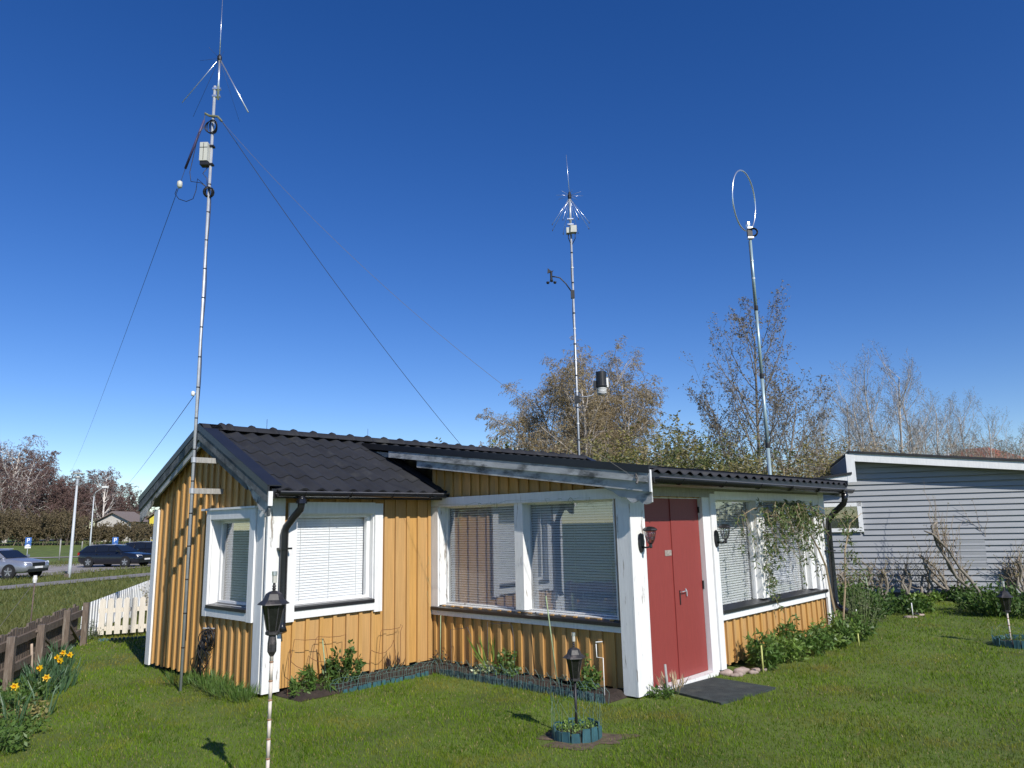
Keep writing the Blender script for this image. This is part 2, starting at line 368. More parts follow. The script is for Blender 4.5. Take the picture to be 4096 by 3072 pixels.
window('F', .295, 1.35, .87, 1.86, [(.31, 1.335)], .035, [(.20, .295, .046, .074, .72, 1.975), (1.35, 1.465, .046, .074, .72, 1.975), (.295, 1.35, .046, .072, 1.86, 1.985), (.295, 1.35, .046, .072, .745, .845)], [(.297, 1.348, -.02, .085, .885, .865)], tilt=70, slat_sp=.0292, gm_=glass_f)
window('G', -1.20, -.27, .86, 1.82, [(-1.185, -.285)], .07, [(-1.30, -1.20, .046, .074, .73, 1.925), (-.27, -.16, .046, .074, .73, 1.925), (-1.20, -.27, .046, .072, 1.82, 1.925), (-1.20, -.27, .046, .072, .735, .835), (-1.42, -.14, .046, .09, 1.926, 1.95)], [(-1.198, -.272, -.06, .085, .88, .858)], tilt=52)
w1 = window('W', .16, 2.875, .72, 1.94, [(.175, 1.50), (1.56, 2.86)], .075, [(.02, .16, .046, .072, .62, 1.93), (1.47, 1.60, -.11, .05, .74, 1.935, peel), (.02, 2.934, .046, .076, 1.935, 2.045), (.02, 2.934, .046, .068, .60, .685)], [(.02, 2.934, -.06, .095, .735, .695)], tilt=48, sash=.028, m=peel)
w2 = window('D', 3.99, 7.0, .66, 1.95, [(4.0, 5.17), (5.38, 6.79)], .06, [(3.88, 4.0, .046, .074, .03, 2.0), (5.17, 5.38, -.10, .03, .70, 1.945, peel), (6.79, 6.95, -.1, .03, .70, 1.945), (4.0, 7.2, .046, .074, .555, .645), (4.0, 7.2, .046, .07, 1.93, 2.03)], [(4.0, 7.2, -.06, .095, .70, .665)], tilt=52, sash=.035)
# ---- door
P = WALL['D']
board('D', 3.72, 3.88, -.05, .05, .03, 2.02, greyw if 0 else white, 'door_frame'); board('D', 2.50, 3.72, -.1, .0, 1.94, 2.02, white, 'door_frame')
board('D', 2.4765, 2.535, -.1, .03, .02, 1.95, white, 'door_frame')
dl = wb('D', 2.536, 3.118, -.055, -.012, .05, 1.94).build('door', redm, cot); dr = wb('D', 3.128, 3.712, -.055, -.004, .05, 1.94).build('door', redm, cot)
wb('D', 3.10, 3.126, -.011, -.002, .05, 1.94).build('door_astragal', redm, dl)
wb('D', 2.955, 3.085, -.0118, -.006, 1.325, 1.385).build('name_plate', mat('worn_metal_plate', (.30, .26, .23), .5, .3, 40), dl)
mb = MB(); mb.tube([P(3.20, .0, .93), P(3.20, .03, .935), P(3.26, .035, .94), P(3.30, .03, .935)], .005); mb.tube([P(3.32, 0, .96), P(3.325, .012, .93), P(3.33, .01, .88)], .007)
mb.build('handle', alu, dr); wb('D', 3.192, 3.208, -.0035, .003, .80, .95).build('lock_plate', blackp, dr)
wb('D', 3.70, 3.735, -.003, .012, .93, 1.02).build('hinge', blackp, dr); wb('D', 3.70, 3.735, -.003, .012, 1.78, 1.85).build('hinge', blackp, dr)
board('D', 2.48, 3.78, -.05, .10, -.01, .045, peel, 'threshold')
# ---- eaves, fascias, soffits
wp_ = MB(); ring = lambda u: [(u, -v, z) for v, z in ((0.0, zm(0)-.10), (OV-.01, ZE-.10), (OV-.01, ZE-.055), (0, zm(0)-.055))]
wp_.prism(ring(-.10), ring(a-.03)).build('roof_deck', weath, cot)
MB().box((-.12, -(OV+.005), ZE-.11), (a-.02, -(OV-.012), ZE-.012)).build('fascia', blackm, cot)
MB().prism(*[[(u, -v, z) for v, z in ((VR, zm(VR)-.12), (-.002, zm(0)-.10), (-.002, zm(0)-.055), (VR, ZR-.055))] for u in (-.10, a-.03)]).build('roof_deck', greyw, cot)
MB().prism(*[[(u, -v, z) for v, z in ((VR-.002, zm(VR)-.12), (2*VR-OV, ZE-.10), (2*VR-OV, ZE-.055), (VR-.002, ZR-.055))] for u in (-.10, UW1-.05)]).build('roof_deck', greyw, cot)
MB().prism(*[[(u, -v, z) for v, z in ((VR+.001, zm(VR)-.13), (VX, zm(VX)-.12), (WV-.02, zw(WV)-.09), (WV-.02, zw(WV)-.055), (VX, zm(VX)-.055), (VR+.001, ZR-.055))] for u in (UW0+.03, UW1-.03)]).build('roof_deck', greyw, cot)
MB().box((UW0+.0, -(WV+.004), WZ-.10), (UW1-.03, -(WV-.018), WZ-.02)).build('fascia', blackm, cot)
board('D', a-.03, a+b+.05, .0465, .060, 1.957, 2.14, greyw, 'frieze_board'); board('D', 6.99, a+b-.132, .0475, .062, .668, 1.955, white, 'trim_board')
MB().prism(*[[(u, -v, z) for v, z in ((d+.06, 2.055), (WV-.02, 2.06), (WV-.02, 2.085), (d+.06, 2.085))] for u in (a-.02, UW1-.06)]).build('soffit', greyw, cot)
# ---- roof tiles on the main slope
TW, TL = .208, .42
def wav(x): c = .5-.5*math.cos(2*math.pi*x); return .038*(c**1.15)
def tile_mesh():
    mb = MB(); n = 10
    for k in range(n+1):
        x = k/n; z = wav(x)
        mb.v += [(x*TW, TL, z), (x*TW, .0, z+.013), (x*TW, .0, z+.013), (x*TW, .002, z-.010)]
    for k in range(n):
        q = k*4
        for j in (0, 2): mb.f.append((q+j, q+j+1, q+j+5, q+j+4))
    return mb.mesh('roof_tile', roofm, True, False)
tm = tile_mesh(); me_ = tm
for p_ in me_.polygons: p_.use_smooth = True
SLA = math.atan(SM); rows = 5
Ls = (OV-VR)/math.cos(SLA); TLs = Ls/rows
def place_tile(u, k, nm='roof_tile'):
    s = OV-.0+.03 - k*TLs*math.cos(SLA)
    o = inst(nm, tm, cot, (u, -s, zm(s)-.028), (SLA, 0, 0)); return o
u = -.06; ncol = 0
while u < a-.03:
    for k in range(rows): place_tile(u, k)
    u += TW
while u < UW1-.1:
    place_tile(u, rows-1); u += TW
# ---- tile sheets: shallow wing roof and back slope
def tile_sheet(name, u0, u1, P0, P1, rows, slope_sign):
    n = int((u1-u0)/TW); m = 8; mb = MB(); q = Vector((0, P1[0]-P0[0], P1[1]-P0[1])); nrm = Vector((0, -q.z, q.y)).normalized()
    if nrm.z < 0: nrm = -nrm
    W_ = n*m+1; tw = (u1-u0)/n
    for r_ in range(rows):
        for e, lift in ((0, 0), (1, .013), (1.003, 0)):
            t = (r_+min(e, 1))/rows
            for k in range(W_):
                z = wav((k % m)/m)+lift; p = Vector((0, P0[0], P0[1]))+q*t+nrm*(z-.028)
                mb.v.append((u0+k*tw/m, -p.y, p.z))
    nr = rows*3
    for i in range(nr-1):
        for k in range(W_-1): mb.f.append((i*W_+k, i*W_+k+1, (i+1)*W_+k+1, (i+1)*W_+k))
    return mb.build(name, roofm, cot, True, False)
tile_sheet('roof_sheet', UW0+.03, UW1-.04, (VX-.02, zw(VX)), (WV+.03, zw(WV+.03)), 13, 1)
tile_sheet('roof_sheet', -.08, UW1-.04, (VR, ZR), (2*VR-OV-.03, ZE-.015), 5, -1)
# ---- ridge caps
prof = [(-.135, -.045), (-.10, -.012), (-.05, .022), (0, .034), (.05, .022), (.10, -.012), (.135, -.045)]
mb = MB(); secs = [(0, 1.0), (.245, 1.0), (.25, 1.22), (.275, 1.32), (.30, 1.22), (.304, 1.0)]
for x, s in secs:
    for y, z in prof: mb.v.append((x, y*(1+(s-1)*.35), (z+.05)*s-.05))
for i in range(len(secs)-1):
    for k in range(6): mb.f.append((i*7+k, i*7+k+1, (i+1)*7+k+1, (i+1)*7+k))
rc = mb.mesh('ridge_cap', roofm, True, False); x = -.17-.2
for k in range(26): 
    if x < UW1-.3: inst('ridge_cap', rc, cot, (x+.2 if k == 0 else x, -VR, ZR+.012))
    x += .3
# ---- verge trims and barge boards
def sloped(us, pts, m, name):                            # prism across u from polygon in (v,z)
    return MB().prism([(us[0], -v, z) for v, z in pts], [(us[1], -v, z) for v, z in pts]).build(name, m, cot)
def rake(v0, v1, zf, top, bot): return [(v0, zf(v0)+top), (v1, zf(v1)+top), (v1, zf(v1)+bot), (v0, zf(v0)+bot)]
weathl = mat('pale_weathered_board', (.42, .41, .39), .85, .25, 9, bump=.5, patch=((.09, .10, .10), .52, .62, 6))
vf, vb = OV+.02, 2*VR-OV-.02
def scal(v_end, zf, sgn, bot, n=3, L=.52, dep=.13):      # scalloped hanging end of a barge board
    pts = []; 
    for i in range(25):
        t = i/24; x = v_end-sgn*L*(1-t)
        dd = dep*(min(1, t*1.6)**.8)*(.80+.2*abs(math.sin(t*math.pi*n)))
        if t < .02: dd = 0.004
        pts.append((x, zf(x)+bot-dd))
    return [(v_end, zf(v_end)+bot+.03), (v_end-sgn*L, zf(v_end-sgn*L)+bot+.03)]+pts
for (v0, v1, sg) in ((VR, vf, 1), (VR, vb, -1)):
    e = .0015*sg
    sloped((-OG-.012, -OG+.012), rake(v0+e, v1, zm, .035, -.045), blackm, 'verge_trim'); sloped((-OG-.01, -OG+.16), rake(v0+e, v1, zm, .038, .026), blackm, 'verge_trim')
    sloped((-OG-.004, -OG+.018), rake(v0+e, v1-.01*sg, zm, -.047, -.155), weathd, 'barge_board')
    sloped((-OG+.020, -OG+.042), rake(v0+e, v1-.50*sg, zm, -.12, -.235), weathd if sg > 0 else weath, 'barge_board')
    sloped((-OG+.020, -OG+.042), scal(v1-.015*sg, zm, sg, -.15, dep=.17, n=4), weathl, 'barge_board')
MB().box((-OG-.004, -(vf+.002), ZE-.19), (-OG+.045, -(vf+.014), ZE-.04)).build('barge_board', peel, cot)
sloped((UW0-.012, UW0+.012), rake(VX-.06, WV+.03, zw, .045, -.03), blackm, 'verge_trim'); sloped((UW0-.01, UW0+.15), rake(VX-.06, WV+.03, zw, .048, .034), blackm, 'verge_trim')
sloped((UW0-.004, UW0+.018), rake(-.62, WV+.01, zw, -.032, -.12), weath, 'barge_board'); sloped((UW0+.020, UW0+.042), rake(-.06, WV+.02, zw, -.085, -.215), weath, 'barge_board')
sloped((UW0+.044, UW0+.064), scal(WV+.015, zw, 1, -.19, n=4, L=.62, dep=.15), weath, 'barge_board')
MB().box((UW0-.006, -(WV+.022), WZ-.215), (UW0+.02, -(WV+.04), WZ+.0)).build('barge_board', white, cot)
MB().box((UW0-.03, -(WV+.02), WZ-.10), (UW0+.1, -(WV+.045), WZ+.0)).build('barge_board', white, cot) if 0 else None
sloped((UW1-.01, UW1+.012), rake(VX-.05, WV+.03, zw, .045, -.03), blackm, 'verge_trim'); sloped((UW1-.0, UW1+.02), rake(VX, WV+.02, zw, -.032, -.2), weath, 'barge_board')
sloped((UW1-.01, UW1+.012), rake(VR, VX-.05, zm, .045, -.03), blackm, 'verge_trim'); sloped((UW1-.16, UW1+.012), rake(VR, VX, zm, .048, .034), blackm, 'verge_trim')
sloped((UW1-.01, UW1+.012), rake(VR-.002, vb, zm, .035, -.16), weath, 'barge_board')
# flashing where the main slope runs under the shallow roof
MB().prism(*[[(u, -v, z) for v, z in ((VX, zm(VX)+.03), (OV+.02, ZE+.018), (OV+.02, ZE+.010), (VX, zm(VX)+.022))] for u in (a-.16, a-.055)]).build('flashing', roofm, cot)
# ---- gutters
def gutter(u0, u1, v, z0, z1, hooks):
    mb = MB(); n = 8; rr = .055
    for uu, zz in ((u0, z0), (u1, z1)):
        for r_ in (rr, rr-.004):
            for k in range(n+1):
                an = math.pi*k/n; mb.v.append((uu, -(v+r_*math.cos(an)), zz-r_*math.sin(an)))
    m = n+1
    for k in range(n): mb.f += [(k, k+1, 2*m+k+1, 2*m+k), (m+k, m+k+1, 3*m+k+1, 3*m+k), (k, k+1, m+k+1, m+k), (2*m+k, 2*m+k+1, 3*m+k+1, 3*m+k)]
    mb.f += [(0, m, 3*m, 2*m), (n, m+n, 3*m+n, 2*m+n), tuple(range(m)), tuple(range(2*m, 3*m))]
    g = mb.build('gutter', gutterm, cot, True)
    MB().tube([(u0, -(v+rr), z0), (u1, -(v+rr), z1)], .0075, 6).build('gutter_lip', mat('gutter_lip_highlight', (.10, .10, .11), .3, .1, 4), g)  # bright highlight along the lip is painted in as a paler colour
    for i in range(hooks):
        t = (i+.5)/hooks; uu = u0+(u1-u0)*t; zz = z0+(z1-z0)*t
        MB().tube([(uu, -(v+(rr+.006)*math.cos(an)), zz-(rr+.006)*math.sin(an)) for an in [math.pi*k/6*1.0 for k in range(7)]], .006, 5).build('gutter_hook', gutterm, g)
    return g
gutter(-.08, a-.05, OV+.065, ZE-.045, ZE-.035, 4); gutter(UW0+.03, UW1-.02, WV+.07, WZ-.075, WZ-.10, 6)
def pipe(pts, r=.04):
    o = MB().tube(pts, r, 12).build('downpipe', gutterm, cot, True); return o
vg = OV+.065
dp = pipe([(.20, -vg, ZE-.07), (.20, -vg, ZE-.16), (.20, -vg+.01, ZE-.22), (.165, -.19, ZE-.33), (.13, -.135, ZE-.41), (.12, -.125, ZE-.47), (.12, -.125, .74), (.12, -.135, .69), (.12, -.165, .64)])
MB().lathe([(.06, 0), (.052, .045), (.045, .05)], 10, (.20, -vg, ZE-.165)).build('pipe_outlet', gutterm, dp)
MB().box((.06, -.075, 1.48), (.19, -.17, 1.50)).build('pipe_clip', gutterm, dp)
vg2 = WV+.07; dp = pipe([(7.22, -vg2, WZ-.12), (7.22, -vg2, WZ-.24), (7.22, -vg2+.02, WZ-.30), (7.26, -(d+.26), WZ-.43), (7.30, -(d+.15), WZ-.54), (7.31, -(d+.14), WZ-.62), (7.31, -(d+.14), .52), (7.30, -(d+.17), .42), (7.28, -(d+.30), .36)], .042)
MB().box((7.25, -(d+.07), 1.2), (7.37, -(d+.19), 1.22)).build('pipe_clip', gutterm, dp)
# ================================================================= masts, antennas and wires
def zv(px, py, base): d = ray(px, py); t = math.hypot(base.x, base.y)/math.hypot(d.x, d.y); return (CAM+d*t).z
def rod(name, p, q, r, m, parent, n=6, r2=None): return MB().tube([p, q], [r, r2 if r2 is not None else r], n).build(name, m, parent, True)
def torus(mb, c, Rr, r, ax, n=20, m=5, a0=0, a1=2*math.pi):
    ax = Vector(ax).normalized(); e1 = ax.orthogonal().normalized(); e2 = ax.cross(e1)
    mb.tube([Vector(c)+(e1*math.cos(t)+e2*math.sin(t))*Rr for t in [a0+(a1-a0)*k/n for k in range(n+1)]], r, m)
MX = Vector((-3.64, 8.49, 0))
m1 = empty('antenna_mast', MX, 0, label='tall slim steel mast with whip antenna and grey box, clamped to the cottage gable', cat='antenna mast')
rod('pole', (0, 0, -.05), (-.005, 0, 7.17), .0175, alu, m1, 10)
rod('antenna_tube', (.045, -.01, 6.98), (.035, -.01, 7.58), .015, alubr, m1, 8); rod('whip', (.035, -.01, 7.58), (.03, -.01, 8.40), .0065, alubr, m1, 6, .003)
for z in (7.03, 7.13): MB().box((-.03, -.02, z-.012), (.07, .015, z+.012)).build('clamp', alubr, m1)
hub = Vector((.035, -.01, 7.55)); MB().lathe([(.015, -.03), (.028, -.02), (.028, .02), (.012, .05)], 10, hub).build('hub', blackp, m1)
for px, py, Y, r_, mm_ in ((993, 449, 8.30, .0085, alubr), (728, 411, 8.62, .0045, alubr), (772, 468, 8.95, .002, wirem), (958, 488, 8.9, .0015, wirem), (836, 190, 8.30, .0015, wirem), (800, 243, 8.60, .0015, wirem), (897, 205, 8.8, .0015, wirem)):
    q = yp(px, py, Y)-MX; rod('radial', hub, q, r_, mm_, m1, 6)
bx = MB().box((-.115, -.08, 6.13), (-.02, .02, 6.37)).build('junction_box', greyp, m1)
MB().box((-.116, -.084, 6.30), (-.02, -.0805, 6.305)).build('box_seam', blackp, bx); MB().box((-.07, -.084, 6.14), (-.066, -.0805, 6.36)).build('box_seam', blackp, bx)
MB().box((-.11, -.07, 6.08), (-.01, .02, 6.128)).build('cable_gland', blackp, bx)
MB().box((-.03, -.03, 6.34), (.03, .03, 6.36)).build('clamp', blackp, m1); MB().box((-.03, -.03, 6.10), (.03, .03, 6.12)).build('clamp', blackp, m1)
mb = MB()
for k in range(5): torus(mb, (.0+.01*k-.02, -.03, 6.60), .075+.006*(k % 3), .005, (.5+.2*k-.4, 1, .1*k), 18, 5)
mb.build('cable_coil', blackp, m1, True)
mb = MB()
for k in range(6): torus(mb, (0, -.02, 5.74), .05+.007*(k % 3), .007, (.3*k-.7, 1, .3), 14, 5)
mb.build('cable_bundle', blackp, m1, True)
mb = MB(); 
mb.tube([(-.02, -.02, 6.08), (-.08, -.03, 5.98), (-.03, -.02, 5.92), (-.02, -.02, 5.8)], .005, 5)
mb.tube([(-.08, -.03, 6.62), (-.16, -.03, 6.52), (-.20, -.02, 6.3), (-.24, -.03, 6.0), (-.22, -.03, 5.88), (-.1, -.03, 5.86), (-.02, -.02, 5.8)], .0045, 5)
mb.build('cable', blackp, m1, True)
pts = [(.017+.005*math.sin(k*.9), .004+.006*math.cos(k*.7), 5.7-k*.14) for k in range(38)]
MB().tube(pts, .005, 5).build('cable', blackp, m1, True)
for z in [.45+.36*k for k in range(16)]: MB().lathe([(.0195, -.007), (.0195, .007)], 8, (-.001, 0, z)).build('cable_tie', blackp, m1)
# wall brackets
for z in (2.49, 2.14):
    q = h2w(-.02, -1.0, z)-MX
    br = MB(); e1 = Vector((q.x, q.y, 0)); nn = Vector((-e1.y, e1.x, 0)).normalized()*.022; h = Vector((0, 0, .03)); o_ = Vector((0, 0, z)); s_ = e1.normalized()*.02
    br.prism([o_-s_-nn-h, o_-s_+nn-h, o_-s_+nn+h, o_-s_-nn+h], [o_+e1-nn-h, o_+e1+nn-h, o_+e1+nn+h, o_+e1-nn+h]); br.build('wall_bracket', greyw, m1)
    MB().lathe([(.03, -.03), (.03, .03)], 8, (0, 0, z)).build('clamp', alu, m1)
# arm carrying the wire aerial and the guys
mb = MB(); mb.tube([(-.11, .0, 6.80), (-.05, -.01, 6.76), (.0, -.02, 6.75), (.06, -.02, 6.74), (.11, -.01, 6.68)], .014, 6); mb.build('guy_ring', mat('old_rope_green', (.16, .17, .10), .9, .3, 40), m1)
def sag(p, q, s, n=24): return [p.lerp(q, k/n)-Vector((0, 0, s*4*(k/n)*(1-k/n))) for k in range(n+1)]
lw0 = MX+Vector((-.11, 0, 6.78)); c0 = yp(817, 481, 8.5); c1 = yp(741, 675, 8.6); ins = yp(719, 738, 8.65); end = yp(282, 1888, 58)
aw = empty('wire_aerial', lw0, 0, label='long wire aerial with loading coil running from the tall mast to distant trees', cat='wire antenna')
MB().tube([lw0-lw0, c0-lw0], .004, 5).build('wire', ropem, aw)
MB().tube([c0-lw0, c1-lw0], .015, 8).build('loading_coil', mat('purple_coil', (.06, .05, .13), .5, .2, 60), aw, True)
MB().tube([c1-lw0, ins-lw0], .003, 5).build('wire', wirem, aw)
MB().lathe([(.01, -.05), (.03, -.035), (.034, 0), (.03, .035), (.01, .05)], 8, ins-lw0).build('insulator', greyp, aw, True)
MB().tube([p-lw0 for p in sag(ins, end, .35)], .0042, 4).build('wire', wirem, aw)
mb = MB(); q0 = yp(708, 755, 8.65); mb.tube([q-lw0 for q in (q0, yp(700, 775, 8.6), yp(715, 796, 8.55), yp(745, 806, 8.5), yp(772, 795, 8.5), yp(784, 762, 8.5), yp(790, 715, 8.5), MX+Vector((-.02, -.02, 5.8)))], .0045, 5); mb.build('feeder', blackp, aw, True)
g0 = MX+Vector((.11, -.01, 6.68)); g1 = h2w(UW0-.01, WV-.12, zw(WV)-.08)
def wire(name, pts, r, m, label, cat, group=None):
    o0 = Vector(pts[0]); return MB().tube([Vector(p)-o0 for p in pts], r, 4).build(name, m, None, False, label=label, cat=cat, group=group)
def wire_at(name, pts, r, m, label, cat): 
    o = wire(name, pts, r, m, label, cat); o.location = pts[0]; return o
wire_at('guy_rope', sag(MX+Vector((.06, -.02, 6.74)), g1, .30), .0026, ropem, 'thin pale rope from the tall mast to the barge board corner', 'rope')
rp = h2w(4.16, VR+.02, ZR+.045)
wire_at('guy_rope', sag(g0, rp, .12), .0045, wirem, 'dark guy line from the tall mast down to the cottage ridge', 'rope')
MB().tube([(0, 0, 0), (0, .01, .05), (.02, .0, .0), (0, -.02, -.05)], .012, 5).build('rope_knot', ropem, bpy.data.objects['guy_rope'])
bpy.data.objects['rope_knot'].location = g1-(MX+Vector((.06, -.02, 6.74)))
gl0 = MX+Vector((-.02, -.01, zv(774, 1574, MX))); gl1 = yp(470, 1968, 62)
gw = wire_at('guy_wire', sag(gl0, gl1, .25), .004, wirem, 'thin wire with white insulator running from mast just above the gable to far trees', 'wire')
MB().lathe([(.008, -.03), (.022, -.02), (.022, .02), (.008, .03)], 8, (-.03, 0, 0)).build('insulator', whitep, gw, True)
for uu in (.72, 2.32): wire_at('bird_spike', [h2w(uu, VR, ZR+.03), h2w(uu, VR, ZR+.17)], .003, blackp, 'thin black spike standing on the cottage ridge', 'spike')
for o in bpy.data.objects:
    if o.name.startswith('bird_spike'): o['group'] = 'thin spikes on the ridge'

# ---- middle mast with discone
MM = h2w(7.70, -1.718, 0)
m2 = empty('discone_mast', MM, 0, label='slim galvanised mast with discone antenna behind the cottage ridge', cat='antenna mast')
rod('pole', (0, 0, -.1), (0, 0, 7.9), .021, alu, m2, 10); rod('antenna_tube', (0, 0, 7.86), (0, 0, 8.52), .026, alu, m2, 10); rod('whip', (0, 0, 8.62), (-.04, 0, 9.52), .006, alubr, m2, 6, .004)
MB().lathe([(.02, 8.48), (.04, 8.52), (.04, 8.58), (.02, 8.66)], 10).build('hub', blackp, m2)
for k in range(8):
    an = 2*math.pi*k/8+.12; rod('radial', (0, 0, 8.58), (.29*math.cos(an), .29*math.sin(an), 8.58), .003, alubr if k % 2 == 0 else alu, m2, 5)
    an += .2; rod('cone_element', (0, 0, 8.52), (.42*math.cos(an), .42*math.sin(an), 7.88), .0042, alubr, m2, 5); MB().lathe([(.009, -.02), (.009, .01)], 6, (.42*math.cos(an), .42*math.sin(an), 7.88)).build('tip', blackp, m2)
for z in (7.92, 8.04): MB().box((-.07, -.03, z-.012), (.06, .02, z+.012)).build('clamp', alubr, m2)
bx = MB().box((-.02, -.14, 7.70), (.11, -.02, 7.85)).build('junction_box', greyp, m2); MB().box((-.10, -.10, 7.70), (-.025, .02, 7.82)).build('junction_box', greyp, m2)
MB().tube([(-.06, -.05, 7.70), (-.06, -.05, 7.6), (-.02, -.02, 7.5)], .01, 6).build('cable', blackp, m2, True); MB().tube([(.08, -.07, 7.70), (.08, -.07, 7.58), (.02, -.02, 7.48)], .008, 6).build('cable', blackp, m2, True)
MB().tube([(-.022+.006*math.sin(k*.8), .0, 7.5-k*.115) for k in range(40)], .007, 5).build('cable', blackp, m2, True)
for z in [3.0+.33*k for k in range(14)]: MB().lathe([(.028, -.012), (.028, .012)], 8, (0, 0, z)).build('cable_tie', blackp if int(z*3) % 2 else whitep, m2)
# anemometer on its arm
an_ = empty('anemometer', MM+Vector((0, 0, 6.42)), 0, label='small black wind vane and cup anemometer on a curved arm of the discone mast', cat='anemometer')
MB().tube([(-.022, 0, .0), (-.15, -.02, .19), (-.27, -.04, .31), (-.36, -.05, .33), (-.44, -.06, .335)], .013, 6).build('arm', blackp, an_, True); MB().box((-.05, -.04, -.13), (.025, .03, .04)).build('clamp', blackp, an_)
MB().lathe([(.018, .22), (.025, .25), (.025, .42), (.01, .46)], 10, (-.45, -.06, 0)).build('body', blackp, an_)
for k in range(3):
    t = 2*math.pi*k/3+.5; c = (-.45+.085*math.cos(t), -.06+.085*math.sin(t), .215); MB().lathe([(.005, -.03), (.028, -.02), (.034, .01), (.034, .02)], 8, c).build('cup', blackp, an_, True); rod('cup_arm', (-.45, -.06, .235), c, .005, blackp, an_, 5)
MB().prism([(-.53, -.064, .40), (-.45, -.064, .43), (-.40, -.064, .47), (-.42, -.064, .43), (-.52, -.064, .52)], [(-.53, -.056, .40), (-.45, -.056, .43), (-.40, -.056, .47), (-.42, -.056, .43), (-.52, -.056, .52)]).build('vane', blackp, an_)
# weather sensor
ws = empty('weather_sensor', MM+Vector((0, 0, 4.2)), 0, label='black and white cylindrical weather sensor hanging beside the discone mast', cat='weather sensor')
MB().tube([(.02, 0, .0), (.2, -.05, 0), (.30, -.06, .02), (.34, -.08, .08)], .014, 6).build('arm', alu, ws, True); MB().box((-.045, -.04, -.12), (.05, .035, .03)).build('clamp', blackp, ws)
c = (.49, -.12, 0)
MB().lathe([(.115, .17), (.12, .20), (.11, .22), (.108, .48), (.102, .49), (.098, .44), (.02, .40)], 20, c).build('rain_collector', blackp, ws)
for k in range(4): MB().lathe([(.09, .045+.03*k), (.10, .05+.03*k), (.10, .062+.03*k), (.085, .068+.03*k)], 18, c).build('louvre', whitep, ws)
MB().lathe([(.08, .02), (.08, .17)], 14, c).build('shield_core', mat('grey_shield', (.3, .3, .3), .6), ws)
MB().box((.59, -.16, .17), (.63, -.07, .36)).build('solar_panel_box', whitep, ws); MB().box((.33, -.16, .12), (.38, -.08, .30)).build('mount_box', blackp, ws)

# ---- right mast with loop
MR = h2w(7.75, 2.174, 0)
m3 = empty('loop_antenna_mast', MR, 0, label='pale telescopic tube mast carrying a thin metal loop antenna', cat='antenna mast')
for z0, z1, r_ in ((-.05, 2.89, .031), (2.89, 4.06, .029), (4.06, 5.25, .026), (5.25, 6.5, .023)): rod('pole_section', (0, 0, z0), (0, 0, z1), r_, mast3, m3, 12)
for z in (2.89, 4.06, 5.25): MB().lathe([(.033, -.045), (.036, -.03), (.036, .03), (.03, .045)], 12, (0, 0, z)).build('collar', blackp, m3)
for z in (6.10, 5.78): MB().lathe([(.027, -.01), (.027, .01)], 8, (0, 0, z)).build('cable_tie', whitep, m3)
MB().tube([(-.035, -.02, 6.45-.2*k) for k in range(8)], .006, 5).build('cable', blackp, m3, True)
MB().box((-.05, -.05, 6.50), (.05, .03, 6.53)).build('mount_plate', alubr, m3); MB().box((-.045, -.05, 6.68), (.045, .03, 6.71)).build('mount_plate', alubr, m3); MB().box((-.045, -.03, 6.53), (.04, .02, 6.68)).build('amplifier_box', blackp, m3)
mb = MB()
for k in range(4): torus(mb, (.05, -.03, 6.61), .06+.006*k, .007, (.4, 1, .15*k), 16, 5)
mb.build('cable_coil', blackp, m3, True); MB().lathe([(.04, -.05), (.045, 0), (.04, .05)], 10, (-.02, 0, 6.76)).build('loop_clamp', alubr, m3)
hd = Vector((.61, .79, 0)).normalized(); tl = Vector((.10, .02, 1)).normalized()
mb = MB(); cc = Vector((-.05, 0, 7.215)); mb.tube([cc+(hd*math.cos(t)+tl*math.sin(t))*.545 for t in [2*math.pi*k/64 for k in range(65)]], .0125, 8, False); mb.build('loop', alubr, m3, True)

# ================================================================= lanterns
def lantern(root, z0, s=1.0, finial=True, capm=None):      # z0: bottom of the lantern body
    cm = capm or mat('dull_black_lantern', (.03, .028, .028), .5, .4, 25, patch=((.14, .12, .11), .52, .75, 14))
    MB().lathe([(.030*s, -.028*s), (.045*s, -.02*s), (.045*s, -.004*s), (.036*s, .0)], 6, (0, 0, z0)).build('base', cm, root)
    pr = [(.036, .0), (.068, .165)]
    gl = MB()
    for k in range(6):
        t0, t1 = 2*math.pi*k/6, 2*math.pi*(k+1)/6
        A_ = [(pr[0][0]*s*math.cos(t), pr[0][0]*s*math.sin(t), z0+.003) for t in (t0, t1)]; B_ = [(pr[1][0]*s*math.cos(t), pr[1][0]*s*math.sin(t), z0+.163*s) for t in (t0, t1)]
        MB().add([A_[0], A_[1], B_[1], B_[0]], [(0, 1, 2, 3)]).build('pane', mat('smoked_pane', (.012, .013, .012), .25, .3, 30), root)
        MB().tube([(pr[0][0]*s*math.cos(t0), pr[0][0]*s*math.sin(t0), z0), (pr[1][0]*s*math.cos(t0), pr[1][0]*s*math.sin(t0), z0+.165*s)], .005*s, 4).build('bar', cm, root)
    MB().lathe([(.070*s, .160*s), (.100*s, .166*s), (.098*s, .172*s), (.066*s, .196*s), (.050*s, .232*s), (.030*s, .245*s), (.012*s, .25*s)], 6, (0, 0, z0)).build('cap', cm, root)
    if finial:
        MB().lathe([(.012*s, .248*s), (.008*s, .255*s), (.014*s, .262*s), (.008*s, .27*s), (.013*s, .278*s), (.008*s, .288*s), (.008*s, .30*s)], 8, (0, 0, z0)).build('finial', cm, root)
        MB().lathe([(.014*s, .300*s), (.014*s, .345*s)], 10, (0, 0, z0)).build('tube_light', mat('cream_tube', (.5, .49, .43), .4), root); MB().lathe([(.017*s, .346*s), (.017*s, .372*s)], 10, (0, 0, z0)).build('tube_collar', alubr, root)
lp1 = zp(1092, 2475, 1.13); lp1.z = 0
